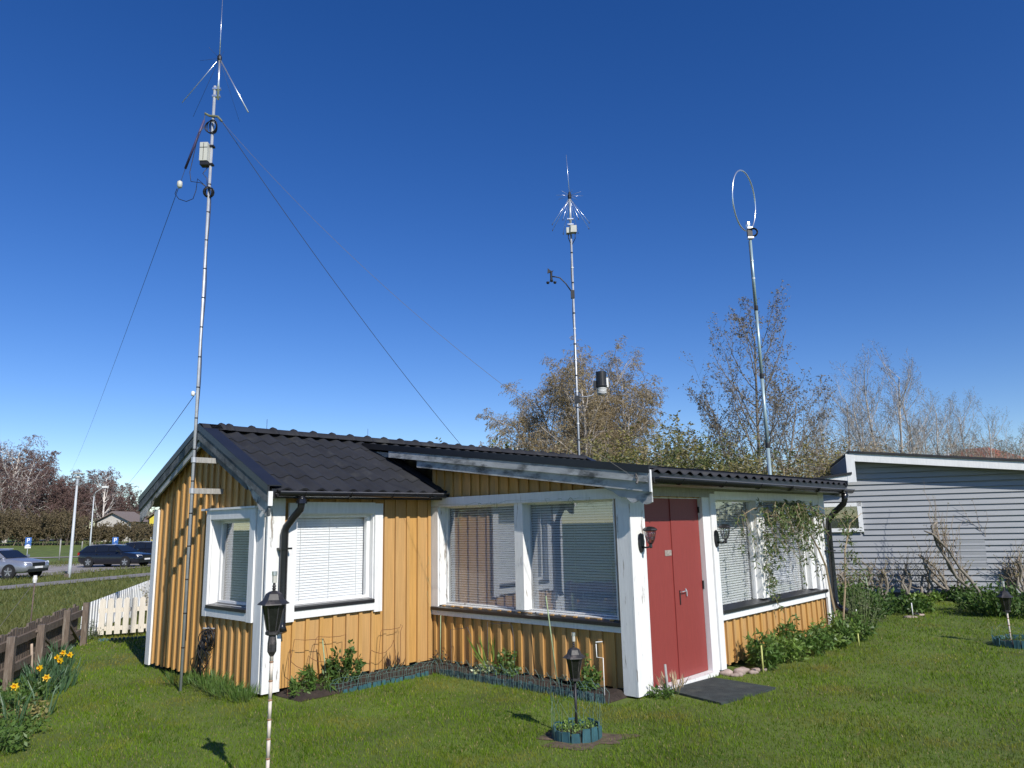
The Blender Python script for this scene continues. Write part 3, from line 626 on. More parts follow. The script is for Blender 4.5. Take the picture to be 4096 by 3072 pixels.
l1 = empty('garden_lantern', lp1, .3, label='black hexagonal garden lantern on a tall bleached bamboo cane at the cottage corner', cat='garden lamp')
lantern(l1, 1.055, 1.0)
mb = MB(); n = 0
for k in range(9): mb.tube([(0, 0, -.05+k*.115), (.001, 0, .055+k*.115)], .0115, 8)
mb.build('cane', bamboo, l1, True)
for k in range(9): MB().lathe([(.0115, -.006), (.0145, 0), (.0115, .006)], 8, (0, 0, .06+k*.115)).build('cane_node', mat('cane_node', (.30, .17, .10), .7), l1)
MB().lathe([(.012, .90), (.028, .93), (.028, .98), (.022, 1.03)], 8).build('socket', mat('dull_black_lantern', (0, 0, 0)), l1)
mb = MB()
MB().lathe([(.026, .935), (.022, .94), (.0125, 1.0), (.0125, 1.03)], 8, (0, 0, .0)).build('cane_top', bamboo, l1, True)
lp2 = Vector((.462, 6.42, 0)); l2 = empty('garden_lantern', lp2, .1, label='short black garden lantern on a black pole in the round teal planter', cat='garden lamp')
lantern(l2, .455, .95); rod('pole', (0, 0, -.05), (0, 0, .43), .011, blackp, l2, 8)
lp3 = gp(4046, 2578); l3 = empty('garden_lantern', lp3, .6, label='black garden lantern on a white stick in teal planter near the grey neighbour house', cat='garden lamp')
zb3 = zv(4022, 2440, lp3); lantern(l3, zb3, 1.0); MB().tube([(0, 0, -.05), (0, 0, zb3-.02)], .011, 8).build('cane', bamboo, l3, True)
for k in range(7): MB().lathe([(.011, -.006), (.0135, 0), (.011, .006)], 8, (0, 0, .06+k*.09)).build('cane_node', MATS['cane_node'], l3)

# wall lamps
def wall_lamp(P0, label):
    o = empty('wall_lantern', P0, TH, label=label, cat='wall lamp')       # local -y points away from the wall
    MB().prism([(.045*math.cos(t), -.001, .10*math.sin(t)-.02) for t in [2*math.pi*k/16 for k in range(16)]], [(.038*math.cos(t), -.022, .09*math.sin(t)-.02) for t in [2*math.pi*k/16 for k in range(16)]]).build('back_plate', blackp, o)
    MB().tube([(0, -.02, -.06), (0, -.07, -.065), (0, -.115, -.055), (0, -.12, -.03)], .009, 6).build('arm', blackp, o, True)
    c = Vector((0, -.12, 0)); MB().lathe([(.012, -.07), (.018, -.06), (.016, -.03), (.028, -.022), (.03, -.015)], 10, c).build('holder', blackp, o)
    pr = [(.030, -.015), (.044, .02), (.054, .07), (.058, .105)]
    for k in range(6):
        t = 2*math.pi*k/6+.2; MB().tube([(c.x+r_*math.cos(t), c.y+r_*math.sin(t), z) for r_, z in pr], .0035, 5).build('bar', blackp, o)
    for z, r_ in ((.02, .045), (.034, .048)):
        mb = MB(); torus(mb, c+Vector((0, 0, z)), r_, .0028, (0, 0, 1), 18, 4); mb.build('ring', blackp, o)
    MB().lathe([(.026, -.012), (.038, .02), (.048, .07), (.051, .10)], 12, c).build('glass', glass2, o, True)
    MB().lathe([(.058, .100), (.078, .108), (.07, .122), (.045, .138), (.012, .145)], 8, c).build('cap', blackp, o)
wall_lamp(h2w(2.40, d+.052, 1.50), 'black caged wall lantern on the white corner post left of the red door')
wall_lamp(h2w(3.95, d+.076, 1.50), 'black caged wall lantern between the red door and the vine-covered window')

# ================================================================= beds, edging, planters
mb = MB(); rngb = random.Random(3)
def bedsheet(poly_fn, nu, nv):
    base = len(mb.v)
    for i in range(nu+1):
        for j in range(nv+1):
            u_, v_ = poly_fn(i/nu, j/nv); e = min(i, nu-i, j, nv-j); P_ = h2w(u_, v_); mb.v.append((P_.x, P_.y, .004 if e == 0 else .045+rngb.uniform(-.02, .03)))
    for i in range(nu):
        for j in range(nv): q = base+i*(nv+1)+j; mb.f.append((q, q+nv+1, q+nv+2, q+1))
bedsheet(lambda s, t: (.12+s*1.80, .02+t*.50), 30, 10)
bedsheet(lambda s, t: (1.93+s*.36, .02+t*2.95), 8, 44)
mb.build('flower_bed', soil, None, True, kind='structure', label='dark soil bed along the cottage walls')
mb = MB(); mb2 = None
def staves(root, pts, m, hgt, wd, rng, closed=False):
    me = MB().prism([(-wd/2, -.008, 0), (wd/2, -.008, 0), (wd/2, .008, 0), (-wd/2, .008, 0)], [(-wd*.42, -.006, 1), (wd*.42, -.006, 1), (wd*.42, .006, 1), (-wd*.42, .006, 1)]).mesh('stave', m)
    for p, an in pts:
        q = Vector(p)-root.location; inst('stave', me, root, (q.x, q.y, -.03), (rng.uniform(-.08, .08), rng.uniform(-.05, .05), an), (1, 1, .03+hgt*rng.uniform(.75, 1.15)))
rs = random.Random(8)
o0 = h2w(.3, .53); ed = empty('garden_edging', o0, 0, label='low teal plastic edging along the bed under the blinds window and yellow wall', cat='garden edging')
staves(ed, [(h2w(.65+.062*k, .53+rs.uniform(-.01, .01)), TH) for k in range(19)], teal, .045, .055, rs)
o0 = h2w(1.9, .6); ed = empty('garden_edging', o0, 0, label='low teal plastic edging along the bed under the wide double window', cat='garden edging')
staves(ed, [(h2w(1.91+rs.uniform(-.012, .012), .62+.062*k), TH+math.pi/2) for k in range(38)], mat('slate_blue_edging', (.075, .12, .14), .5, .3, 10, patch=((.05, .045, .04), .55, .7, 9)), .075, .055, rs)
def planter(c, rad, n, hgt, label, leafm, tall):
    o = empty('planter', c, 0, label=label, cat='planter')
    pts = [(c+Vector((math.cos(2*math.pi*k/n)*rad, math.sin(2*math.pi*k/n)*rad, 0)), 2*math.pi*k/n+math.pi/2) for k in range(n)]
    staves(o, pts, teal, hgt, 2*math.pi*rad/n*.92, rs)
    MB().lathe([(rad*.97, -.02), (rad*.96, hgt*.45), (rad*.5, hgt*.6), (.01, hgt*.62)], 18).build('soil', soil, o, True)
    mb = MB(); r2 = random.Random(int(c.x*77))
    for k in range(420):
        t, rr = r2.uniform(0, 6.3), rad*.92*math.sqrt(r2.random()); q = Vector((rr*math.cos(t), rr*math.sin(t), hgt*.55+r2.uniform(0, .05))); mb.leaf(q, (rv(r2)+Vector((0, 0, .7))).normalized(), rv(r2), r2.uniform(.015, .03), .014)
    mb.build('ground_cover', leafm, o, fix=False)
    mb = MB()
    for k in range(14):                                     # wire hoops round it
        t = 2*math.pi*k/14; q0 = Vector((math.cos(t), math.sin(t), 0))*(rad*1.06); q1 = Vector((math.cos(t+.75), math.sin(t+.75), 0))*(rad*1.06)
        mb.tube([q0, q0+Vector((0, 0, tall*.75)), (q0+q1)*.53+Vector((0, 0, tall*r2.uniform(.9, 1.1))), q1+Vector((0, 0, tall*r2.uniform(.5, .8))), q1], .0011, 4)
    mb.build('wire_hoops', greenwire, o)
    return o
planter(lp2, .19, 15, .10, 'round teal stave planter with small green cover around the short lantern', leaf_lt, .30)
planter(lp3+Vector((.05, -.12, 0)), .30, 22, .10, 'teal stave planter at foot of the lantern by the grey house', leaf_dk, .22)
sm = MB(); r2 = random.Random(17); NP = 40
sm.v.append((lp2.x+.03, lp2.y-.06, .014))
for k in range(NP):
    t = 2*math.pi*k/NP; rr = .30+.07*math.sin(3*t+1)+.05*math.sin(7*t)+r2.uniform(-.02, .02); sm.v.append((lp2.x+.03+rr*1.15*math.cos(t), lp2.y-.06+rr*.8*math.sin(t), .004))
for k in range(NP): sm.f.append((0, 1+k, 1+(k+1) % NP))
sm.build('bare_soil', mat('bare_brown_soil', (.12, .085, .055), .95, .4, 14, bump=.8, bscale=40, patch=((.07, .10, .02), .52, .62, 9)), kind='structure')
# wire border fence along the bed
mb = MB(); r2 = random.Random(4); o0 = h2w(1.9, .55)
for (fn, n, h_) in ((lambda t: h2w(.5+t*1.4, .50), 22, .16), (lambda t: h2w(1.87, .52+t*2.45), 34, .20)):
    for k in range(n):
        p, q = fn(k/n), fn((k+1.6)/n); zt = h_*r2.uniform(.8, 1.15); j = Vector((r2.uniform(-.02, .02), r2.uniform(-.02, .02), 0))
        mb.tube([x-o0 for x in (p, p+j+Vector((0, 0, zt*.7)), (p+q)/2+j+Vector((0, 0, zt)), q+j+Vector((0, 0, zt*.7)), q)], .0022, 4)
    for zz in (.35, .65, .9): mb.tube([fn(k/12)+Vector((0, 0, h_*zz+r2.uniform(-.01, .01)))-o0 for k in range(13)], .0018, 4)
o = mb.build('wire_border_fence', greenwire, label='low green wire hoop fence edging the flower bed', cat='wire fence'); o.location = o0
# rusty plant supports against the yellow wall
def support(pts, label, m=rust, r_=.0032):
    o0 = Vector(pts[0]); mb = MB(); mb.tube([Vector(p)-o0 for p in pts], r_, 5); o = mb.build('plant_support', m, None, False, label=label, cat='plant support', group='wire plant supports in the flower bed'); o.location = o0
def fpx(x, y, v=.16):                                      # pixel on a plane parallel to the yellow wall
    dd = ray(x, y); t = ((A-CAM).dot(V)+v)/dd.dot(V); return CAM+dd*t
k3 = .3617; F = lambda x, y, v=.16: fpx(1100+x*k3, 2250+y*k3, v)
def toz(p): return Vector((p.x, p.y, 0))
def sup(l, v, label, **k): pts = [F(x, y, v) for x, y in l]; support([toz(pts[0])]+pts+[toz(pts[-1])], label, **k)
LB = 'bent rusty wire plant support standing in the bed before the yellow wall'
sup([(175, 1080), (215, 850), (330, 858), (440, 850), (535, 845), (560, 910), (590, 1100)], .22, LB)
sup([(420, 1000), (455, 840), (475, 820), (600, 825), (720, 815), (785, 795), (782, 1000)], .14, LB)
sup([(150, 1060), (165, 960), (180, 1100), (240, 1150), (320, 1185), (370, 1170)], .25, LB)
sup([(345, 1150), (370, 1030), (400, 1060), (470, 1095), (560, 1100), (640, 1070), (690, 990), (698, 1150)], .28, LB)
sup([(1150, 1000), (1170, 770), (1185, 745), (1280, 740), (1380, 720), (1390, 685), (1410, 700), (1388, 760), (1386, 1000)], .12, LB)
sup([(1045, 1100), (1058, 990), (1070, 970), (1090, 985), (1160, 1005), (1220, 995), (1290, 920), (1310, 860), (1335, 1000)], .22, LB)
def wpx(x, y, u_): dd = ray(x, y); t = ((A-CAM).dot(U)+u_)/dd.dot(U); return CAM+dd*t
k4 = 400/2212; Wp = lambda x, y, u_=2.2: wpx(1740+x*k4, 2420+y*k4, u_)
pts = [Wp(1160, 370), Wp(1300, 415), Wp(1640, 400), Wp(1700, 460), Wp(1750, 800)]
support([toz(pts[0])]+pts+[toz(pts[-1])], 'thin dark wire plant support before the batten wall under the double window', wirem)
pts = [Wp(350, 545), Wp(600, 520), Wp(715, 490), Wp(800, 700)]
support([toz(Wp(360, 700))]+pts+[toz(pts[-1])], 'low dark wire plant support near the inner corner of the walls', wirem)
def stake(name, p, q, r_, m, label, cat='garden stake'):
    o = MB().tube([Vector((0, 0, -.03)), Vector(q)-Vector(p)], r_, 7).build(name, m, None, True, label=label, cat=cat); o.location = p; return o
sp = gp(2232, 2745); stake('garden_stake', sp, Vector((sp.x-.10, sp.y+.02, zv(2193, 2385, sp))), .007, canegreen, 'tall pale green cane leaning before the double window')
sp = h2w(.62, .25); stake('garden_stake', sp, F(525, 840, .20), .007, canegreen, 'pale green cane leaning in the bed before the yellow wall')
sp = h2w(2.2, .27); stake('garden_stake', sp, Wp(125, 230, 2.2), .006, canegreen, 'thin pale cane at the inner corner of yellow walls')
sp = gp(2419, 2800); zz = lambda y: zv(2415, y, sp)
o = MB().tube([(0, 0, -.05), (.0, 0, zz(2632)), (-.062, 0, zz(2628)), (-.064, 0, zz(2575))], .005, 6).build('bent_rod', whitep, None, True, label='white rod bent in a crank standing before the wing wall', cat='garden stake'); o.location = sp
MB().tube([(-.066, 0, zz(2568)), (-.0, -.01, zz(2566))], .006, 5).build('rod_cap', whitep, o)
# door mat, stones
mtp = [gp(2500+x*.4521, 2350+y*.4521) for x, y in ((368, 925), (778, 815), (1335, 905), (850, 1045))]
cm = sum(mtp, Vector())/4; mb = MB(); mb.prism([(q.x-cm.x, q.y-cm.y, -.01) for q in mtp], [(q.x-cm.x, q.y-cm.y, .022) for q in mtp]); o = mb.build('door_mat', rubber, label='worn black rubber mat on the grass before the red door', cat='mat'); o.location = (cm.x, cm.y, 0)
def stone(c, s, seed, label):
    bm = bmesh.new(); bmesh.ops.create_icosphere(bm, subdivisions=2, radius=1); r3 = random.Random(seed); of = [rv(r3)*.25 for _ in range(6)]
    for v in bm.verts:
        k = 1+.18*math.sin(v.co.x*3+seed)+.14*math.cos(v.co.y*4+seed*2)+.1*math.sin(v.co.z*5); v.co = Vector((v.co.x*s[0], v.co.y*s[1], v.co.z*s[2]))*k
    me = bpy.data.meshes.new('stone'); bm.to_mesh(me); bm.free(); me.materials.append(stonem); me.polygons.foreach_set('use_smooth', [True]*len(me.polygons))
    o = bpy.data.objects.new('stone', me); COL.objects.link(o); o.location = c; tag(o, label, 'stone', 'stones beside the doorstep')
for i, (uu, vv, s) in enumerate(((3.80, 3.22, .07), (3.95, 3.30, .08), (3.86, 3.35, .06), (4.08, 3.30, .065), (4.06, 3.42, .05), (4.2, 3.38, .05), (3.78, 3.33, .045), (4.28, 3.44, .04), (3.93, 3.18, .05))):
    stone(h2w(uu, vv, s*.25), (s, s*.8, s*.6), i, 'rounded pinkish field stone lying beside the doorstep mat')
o = stake('weathered_stick', h2w(2.50, 3.28), h2w(2.53, 3.24, .30), .012, greyw, 'short grey weathered stick beside the corner post', 'stick')
# cables on the gable wall
cb = h2w(-.10, -1.05, 0); mb = MB(); r2 = random.Random(12)
for k in range(9): torus(mb, h2w(-.09+r2.uniform(-.03, .03), -1.06+r2.uniform(-.05, .05), .52+r2.uniform(-.06, .05))-cb, r2.uniform(.07, .12), .006, U*1+V*r2.uniform(-.4, .4)+Vector((0, 0, r2.uniform(-.3, .3))), 18, 5)
for k in range(12):
    p = h2w(-.08, -1.12+r2.uniform(-.12, .15), .5+r2.uniform(-.1, .1)); q = h2w(-.10, -1.15+r2.uniform(-.22, .2), .22+r2.uniform(-.12, .1)); e = h2w(-.14, -1.2+r2.uniform(-.25, .2), 0.0)
    mb.tube([x-cb for x in (p, p.lerp(q, .5)+V*r2.uniform(-.06, .06)-U*.04, q, e)], .005, 5)
o = mb.build('cable_tangle', blackp, None, True, label='tangle of coiled dark cables hanging low on the gable wall', cat='cables'); o.location = cb
MB().tube([h2w(-.012, -1.06, .6)-cb, h2w(-.16, -1.06, .62)-cb], .008, 6).build('hook', alu, o)
# ================================================================= near planting
def plant(name, pos, rad, h, n, L, W, m, label, cat='plant', group=None, stems=10, seed=1, stemm=None, flat=.4, ax=(1, 1), blade=False):
    r2 = random.Random(seed); o = empty(name, pos, 0, label=label, cat=cat, group=group); st = MB(); lf = MB()
    per = max(1, n//max(1, stems))
    for k in range(stems):
        t = r2.uniform(0, 6.283); rr = math.sqrt(r2.random()); tip = Vector((math.cos(t)*rr*rad*ax[0], math.sin(t)*rr*rad*ax[1], h*(1-.55*rr*rr)*r2.uniform(.7, 1.08)))
        b0 = Vector((tip.x*.35, tip.y*.35, -.02)); mid = b0.lerp(tip, .55)+Vector((r2.uniform(-.1, .1)*rad, r2.uniform(-.1, .1)*rad, h*.06))
        st.tube([b0, mid, tip], [.006*(.5+h), .0045*(.5+h), .002], 4)
        for j in range(per):
            s = r2.uniform(.12, 1.0)**.75; c = (b0.lerp(mid, s/.55) if s < .55 else mid.lerp(tip, (s-.55)/.45))+rv(r2)*rad*.14
            if blade: dd = (Vector((math.cos(t), math.sin(t), 0))*r2.uniform(.1, .7)+Vector((0, 0, 1))+rv(r2)*.3).normalized()
            else: dd = (rv(r2)+Vector((math.cos(t), math.sin(t), .4))*.6).normalized()
            lf.leaf(c, dd, (rv(r2)+Vector((0, 0, flat))).normalized(), L*r2.uniform(.6, 1.3), W*r2.uniform(.7, 1.2))
    st.build('stems', stemm or mat('green_stem', (.10, .14, .04), .7, .2, 9), o, fix=False); lf.build('foliage', m, o, fix=False); return o
H = h2w
plant('leafy_plant', H(.80, .30), .24, .46, 650, .055, .035, leaf_dk, 'bushy dark green plant with reddish tip under the blinds window', seed=1, stems=16)
plant('leafy_plant', H(.42, .30), .20, .30, 380, .09, .02, leaf_md, 'grassy green clump by the cottage corner', seed=2, stems=14)
plant('leafy_plant', H(.24, .30), .16, .17, 260, .06, .02, leaf_md, 'low green weeds at the foot of the white corner board', seed=3)
plant('leafy_plant', H(1.58, .18), .09, .20, 70, .10, .018, mat('dark_red_leaf', (.05, .03, .02), .6), 'small dark reddish rosette before the yellow wall', seed=4, stems=8, blade=True)
plant('leafy_plant', H(2.10, 1.12), .16, .20, 260, .035, .022, mat('variegated_leaf', (.25, .32, .12), .5, .3, 9, island=(.5, .5, .3)), 'pale variegated plant in the bed under the double window', seed=5, stems=14)
plant('leafy_plant', H(2.15, 1.20), .16, .34, 34, .30, .02, leaf_lt, 'clump of long strap leaves under the double window', seed=6, stems=9, blade=True)
plant('leafy_plant', H(2.14, 1.48), .19, .38, 380, .04, .028, leaf_md, 'round bright green plant under the double window', seed=7, stems=14)
plant('leafy_plant', H(2.10, 2.55), .20, .36, 520, .045, .03, leaf_md, 'rounded ferny green plant near the corner post', seed=8, stems=16)
plant('leafy_plant', H(2.16, .36), .13, .22, 120, .05, .02, mat('brown_stub', (.07, .045, .03), .8), 'dry brown stubby plant at the inner corner', seed=9, stems=9)
plant('leafy_plant', H(2.62, 3.26), .15, .22, 120, .10, .012, straw, 'dry grass tuft at the foot of the red door', seed=10, stems=9, blade=True)
plant('leafy_plant', H(2.45, 3.25), .13, .12, 200, .05, .02, leaf_md, 'green weeds at the foot of the corner post', seed=11)
ORD = 'first second third fourth fifth sixth seventh eighth ninth tenth eleventh twelfth'.split()
PG = 'leafy perennials along the wall right of the door'
for i, (u_, v_, r_, h_, m_) in enumerate(((4.35, 3.38, .22, .50, leaf_md), (4.62, 3.32, .22, .40, leaf_md), (4.95, 3.42, .26, .46, leaf_lt), (5.25, 3.35, .26, .60, leaf_md), (5.6, 3.48, .28, .50, leaf_md), (5.95, 3.45, .28, .44, leaf_lt), (6.3, 3.52, .26, .40, leaf_md), (6.65, 3.45, .26, .46, leaf_lt), (7.0, 3.5, .28, .5, leaf_md))):
    plant('leafy_plant', H(u_, v_), r_, h_*.85, 480, .075, .03, m_, ORD[i]+' leafy green perennial from the door along the low yellow wall', group=PG, seed=20+i, stems=16)
for i, (px_, py_, l) in enumerate(((2500+1225*.4521, 2350+765*.4521, .30), (2500+1710*.4521, 2350+520*.4521, .22), (2500+2072*.4521, 2350+520*.4521, .16))):
    p = gp(px_, py_); stake('plant_marker', p, p+Vector((.0, .0, l)), .009, mat('yellow_green_cane', (.50, .52, .16), .6, .2, 20), 'short yellow-green marker stick among the perennials', 'garden stake')['group'] = 'yellow marker sticks'
p = gp(2500+2080*.4521, 2350+420*.4521); stake('plant_marker', p, p+Vector((-.02, 0, .36)), .007, whitep, 'thin white stick at the end of the perennial bed', 'garden stake')
plant('shrub', H(7.72, 3.35), .34, .78, 700, .05, .014, mat('dusty_green_leaf', (.07, .085, .035), .6, .3, 5, island=(.13, .13, .07)), 'airy dusty green shrub at the right cottage corner', 'shrub', seed=40, stems=40)
plant('shrub', H(8.3, 3.2), .5, .75, 900, .05, .02, leaf_dk, 'dark leafy shrub beyond the cottage corner', 'shrub', seed=41, stems=30)
GT = 'grass tufts along the gable wall'
for i, (u_, v_, h_) in enumerate(((-.18, -.95, .17), (-.20, -.70, .16), (-.22, -.45, .15), (-.24, -.2, .13), (-.22, .05, .12), (-.28, -1.3, .12))):
    plant('grass_tuft', H(u_, v_), .16, h_, 240, .10, .007, leaf_md, 'longer grass tuft at the foot of the gable wall', 'grass', group=GT, seed=50+i, stems=18, blade=True)
# small twiggy vine stems on the frames
def polystem(mb, p, q, rng, r_, n=6, w=.06, grav=0):
    pts = []
    for k in range(n+1):
        t = k/n; c = p.lerp(q, t)+rv(rng)*w*math.sin(t*math.pi); c.z -= grav*math.sin(t*math.pi); pts.append(c)
    mb.tube(pts, [r_*(1-.6*k/n) for k in range(n+1)], 4); return pts
# climbing vine over the right window
r2 = random.Random(77); vo = H(7.05, 3.35); vn = empty('climbing_vine', vo, 0, label='twisting climbing vine with narrow green leaves hanging over the right window', cat='vine')
st, lf, dry = MB(), MB(), MB()
nodes = [H(7.15, 3.28, 0), H(7.12, 3.22, .55), H(7.06, 3.2, 1.0), H(6.9, 3.18, 1.25), H(6.55, 3.2, 1.5), H(6.2, 3.22, 1.75), H(5.8, 3.24, 1.88), H(5.3, 3.24, 1.9), H(4.75, 3.24, 1.82), H(4.4, 3.26, 1.74)]
st.tube([x-vo for x in nodes], [.018, .016, .014, .012, .010, .009, .008, .007, .006, .003], 6)
nodes2 = [H(7.15, 3.3, 0), H(7.3, 3.36, .7), H(7.25, 3.42, 1.2), H(7.5, 3.45, 1.6), H(7.9, 3.5, 1.75)]; st.tube([x-vo for x in nodes2], [.014, .012, .01, .008, .004], 5)
anchors = []
for k in range(88):
    u_ = min(7.2, max(4.4, r2.gauss(5.85, .55))); v_ = 3.2+abs(r2.gauss(0, .10)); z_ = 1.93-abs(r2.gauss(0, .12)); p = H(u_, v_, z_)
    L_ = abs(r2.gauss(.20, .16))+.06
    if r2.random() < .25: L_ *= 1.6
    q = H(u_+r2.uniform(-.45, .45), v_+r2.uniform(-.02, .22), max(.8, z_-L_)); anchors.append((p, q))
for k in range(26):
    u_ = 7.25+r2.gauss(.2, .25); z_ = r2.uniform(.9, 1.9); p = H(u_, 3.35, z_); q = H(u_+r2.uniform(-.2, .4), 3.35+r2.uniform(0, .25), z_-r2.uniform(.1, .4)); anchors.append((p, q))
for k in range(24):
    z_ = r2.uniform(.7, 1.6); p = H(5.3+r2.uniform(-.08, .08), 3.14, z_); anchors.append((p, H(5.3+r2.uniform(-.2, .2), 3.2, z_-r2.uniform(.05, .25))))
for p, q in anchors:
    pts = polystem(st, p-vo, q-vo, r2, r2.uniform(.0025, .005), 5, .05)
    for j in range(int(6+38*(p-q).length)):
        t = r2.random()*(len(pts)-1); i = min(int(t), len(pts)-2); c = pts[i].lerp(pts[i+1], t-i)
        lf.leaf(c, (rv(r2)+Vector((0, 0, -.5))).normalized(), rv(r2), r2.uniform(.045, .085), r2.uniform(.014, .024))
for k in range(16):
    p = H(r2.uniform(4.4, 6.4), 3.2, 1.9-r2.uniform(0, .2)); polystem(st, p-vo, H(w2h(p)[0]+r2.uniform(-.4, .4), 3.25+r2.uniform(0, .15), p.z-r2.uniform(.05, .55))-vo, r2, .004, 5, .06)
st.build('stem', mat('vine_stem', (.13, .12, .06), .8, .3, 9, island=(.36, .27, .17)), vn, fix=False)
lf.build('leaves', mat('vine_leaf', (.06, .10, .02), .45, .3, 3, island=(.12, .17, .045), transl=.2), vn, fix=False)
# dry tendrils on the white beam above the double window
vo = H(2.25, .4, 1.7); mb = MB(); r2 = random.Random(6)
for k in range(14):
    u_ = 2.26; v_ = .25+r2.random()*2.4; polystem(mb, H(u_, v_, 1.96)-vo, H(u_-.02, v_+r2.uniform(-.25, .25), 1.96-r2.uniform(.05, .35 if v_ < .8 else .12))-vo, r2, .002, 6, .05)
for k in range(4): polystem(mb, H(2.24, .04, 1.7-.2*k)-vo, H(2.2, -.02+.04*k, 1.3-.2*k)-vo, r2, .0018, 6, .05)
polystem(mb, H(2.24, .2, 1.955)-vo, H(2.24, 2.6, 1.955)-vo, r2, .002, 18, .02)
o = mb.build('dry_tendrils', canegreen, fix=False, label='thin green tendrils clinging to the beam above the double window', cat='vine'); o.location = vo

# ---- fences on the left
def seg_box(mb, p, q, hw, z0, z1, zq0=None, zq1=None):
    p, q = Vector(p), Vector(q); t = (q-p); t.z = 0; n = Vector((-t.y, t.x, 0)).normalized()*hw; zq0 = z0 if zq0 is None else zq0; zq1 = z1 if zq1 is None else zq1
    f = lambda P_, s, z: (P_.x+n.x*s, P_.y+n.y*s, z)
    mb.prism([f(p, -1, z0), f(p, 1, z0), f(p, 1, z1), f(p, -1, z1)], [f(q, -1, zq0), f(q, 1, zq0), f(q, 1, zq1), f(q, -1, zq1)]); return mb
F0 = zp(346, 2418, .6); F1 = F0+(zp(0, 2557, .6)-F0)*1.45; F0.z = F1.z = 0; fd = (F1-F0); fl = fd.length; fd.normalize(); fn = Vector((fd.y, -fd.x, 0))
if fn.x > 0: fn = -fn
bf = empty('wooden_fence', F0, 0, label='low weathered brown wooden fence with posts, rails and upright slats beside the lawn', cat='fence'); r2 = random.Random(2)
L0 = lambda s, off=0: fd*s+fn*off
for s in (0, 1.12, 2.35, 3.5, 4.7): seg_box(MB(), L0(s-.04), L0(s+.04), .04, -.05, .60+r2.uniform(-.03, .03)).build('post', brownw, bf)
for z in (.18, .47): seg_box(MB(), L0(-.05, .075), L0(fl, .075), .022, z-.045, z+.045).build('rail', brownw, bf)
s = .0
while s < fl:
    wd = r2.uniform(.075, .095); seg_box(MB(), L0(s, .112), L0(s+wd, .112), .012, .03+r2.uniform(0, .02), .61+r2.uniform(-.04, .02)).build('slat', brownw, bf); s += wd+r2.uniform(.006, .02)
for (s0, s1) in ((.15, 1.0), (1.3, 2.4)):
    mb = MB(); mb.tube([L0(s0, .04)+Vector((0, 0, .1)), L0(s1, .04)+Vector((0, 0, .5))], .022, 4); mb.build('brace', brownw, bf)
creamw = mat('cream_fence_paint', (.66, .60, .50), .6, .1, 6, stretch=(8, 8, 1))
def picket_fence(name, P0, P1, n, wd, h, m, label, rounded=True, rails=(.18, .48), z=0, back=1):
    o = empty(name, (P0.x, P0.y, z), 0, label=label, cat='fence'); t = P1-P0; t.z = 0; Ln = t.length; t.normalize(); nn = Vector((-t.y, t.x, 0))
    for i in range(n):
        c = t*(Ln*(i+.5)/n); prof = [(-wd/2, .04), (wd/2, .04), (wd/2, h-wd*.45)]+([(wd*.35, h-wd*.15), (0, h), (-wd*.35, h-wd*.15)] if rounded else [(wd/2, h), (-wd/2, h)])+[(-wd/2, h-wd*.45)]
        if not rounded: prof = [(-wd/2, .04), (wd/2, .04), (wd/2, h), (-wd/2, h)]
        MB().prism([c+t*x+nn*-.010+Vector((0, 0, zz)) for x, zz in prof], [c+t*x+nn*.010+Vector((0, 0, zz)) for x, zz in prof]).build('picket', m, o)
    for zr in rails: seg_box(MB(), nn*.028*back, t*Ln+nn*.028*back, .014, zr-.035, zr+.035).build('rail', m, o)
    return o
W0, W1_ = gp(385, 2553), gp(640, 2535)
picket_fence('picket_fence', W0, W1_, 8, .085, .62, creamw, 'low cream picket fence with rounded tops between brown fence and cottage', rails=(.13, .42))
WB0, WB1 = zp(352, 2413, .56), zp(640, 2311, .52); t_ = (WB1-WB0); WB2 = WB1+t_*.15
o = picket_fence('picket_fence', Vector((WB0.x, WB0.y, 0)), Vector((WB2.x, WB2.y, 0)), 44, .09, .58, white, 'bright white fence of narrow uprights running back behind the cream pickets', False, rails=(.13, .48), z=-.02)
for k in range(5):
    q = (WB2-WB0)*(k/4.6); MB().box((q.x-.035, q.y-.1, -.05), (q.x+.035, q.y-.03, .54)).build('post', white, o)
ob = gp(400, 2563); ed = empty('garden_edging', ob, 0, label='pale teal edging strip on the grass before the cream picket fence', cat='garden edging')
q1 = gp(620, 2548); staves(ed, [(ob.lerp(q1, k/14)-Vector((0, 0, 0)), math.atan2(q1.y-ob.y, q1.x-ob.x)) for k in range(15)], teal, .03, .05, rs)
plant('leafy_plant', gp(352, 2560), .22, .32, 300, .05, .012, mat('lavender_leaf', (.12, .13, .09), .7, .3, 9), 'grey-green bushy lavender at the brown fence corner', seed=60, stems=20)
plant('shrub', gp(610, 2500)+Vector((-.2, .6, 0)), .45, .95, 500, .04, .02, leaf_ol, 'twiggy shrub growing over the white fence behind the cottage', 'shrub', seed=61, stems=26, stemm=twig_br)
MB().lathe([(.04, -.02), (.055, .04), (.03, .09), (.008, .10)], 10).build('white_float', mat('pink_white_plastic', (.75, .55, .52), .4), label='small pale round float lying at the fence end by the cottage', cat='float').location = gp(606, 2556)
# stake with string outside the brown fence
sp = Vector((-6.35, 9.55, 0)); sp = gp(106, 2650); zt = zv(111, 2318, sp)
o = stake('fence_stake', sp, Vector((sp.x+.01, sp.y, zt)), .009, mat('rusty_stake', (.12, .085, .07), .8, .3, 20), 'thin rusty stake with a pale plastic cap standing by the brown fence'); MB().lathe([(.02, -.05), (.03, 0), (.02, .05)], 8, (.01, 0, zt)).build('plastic_cap', whitep, o)
e = yp(-120, 2660, sp.y-.6); MB().tube([(0, 0, zt-.05), Vector(e)-sp], .003, 4).build('string', ropem, o)
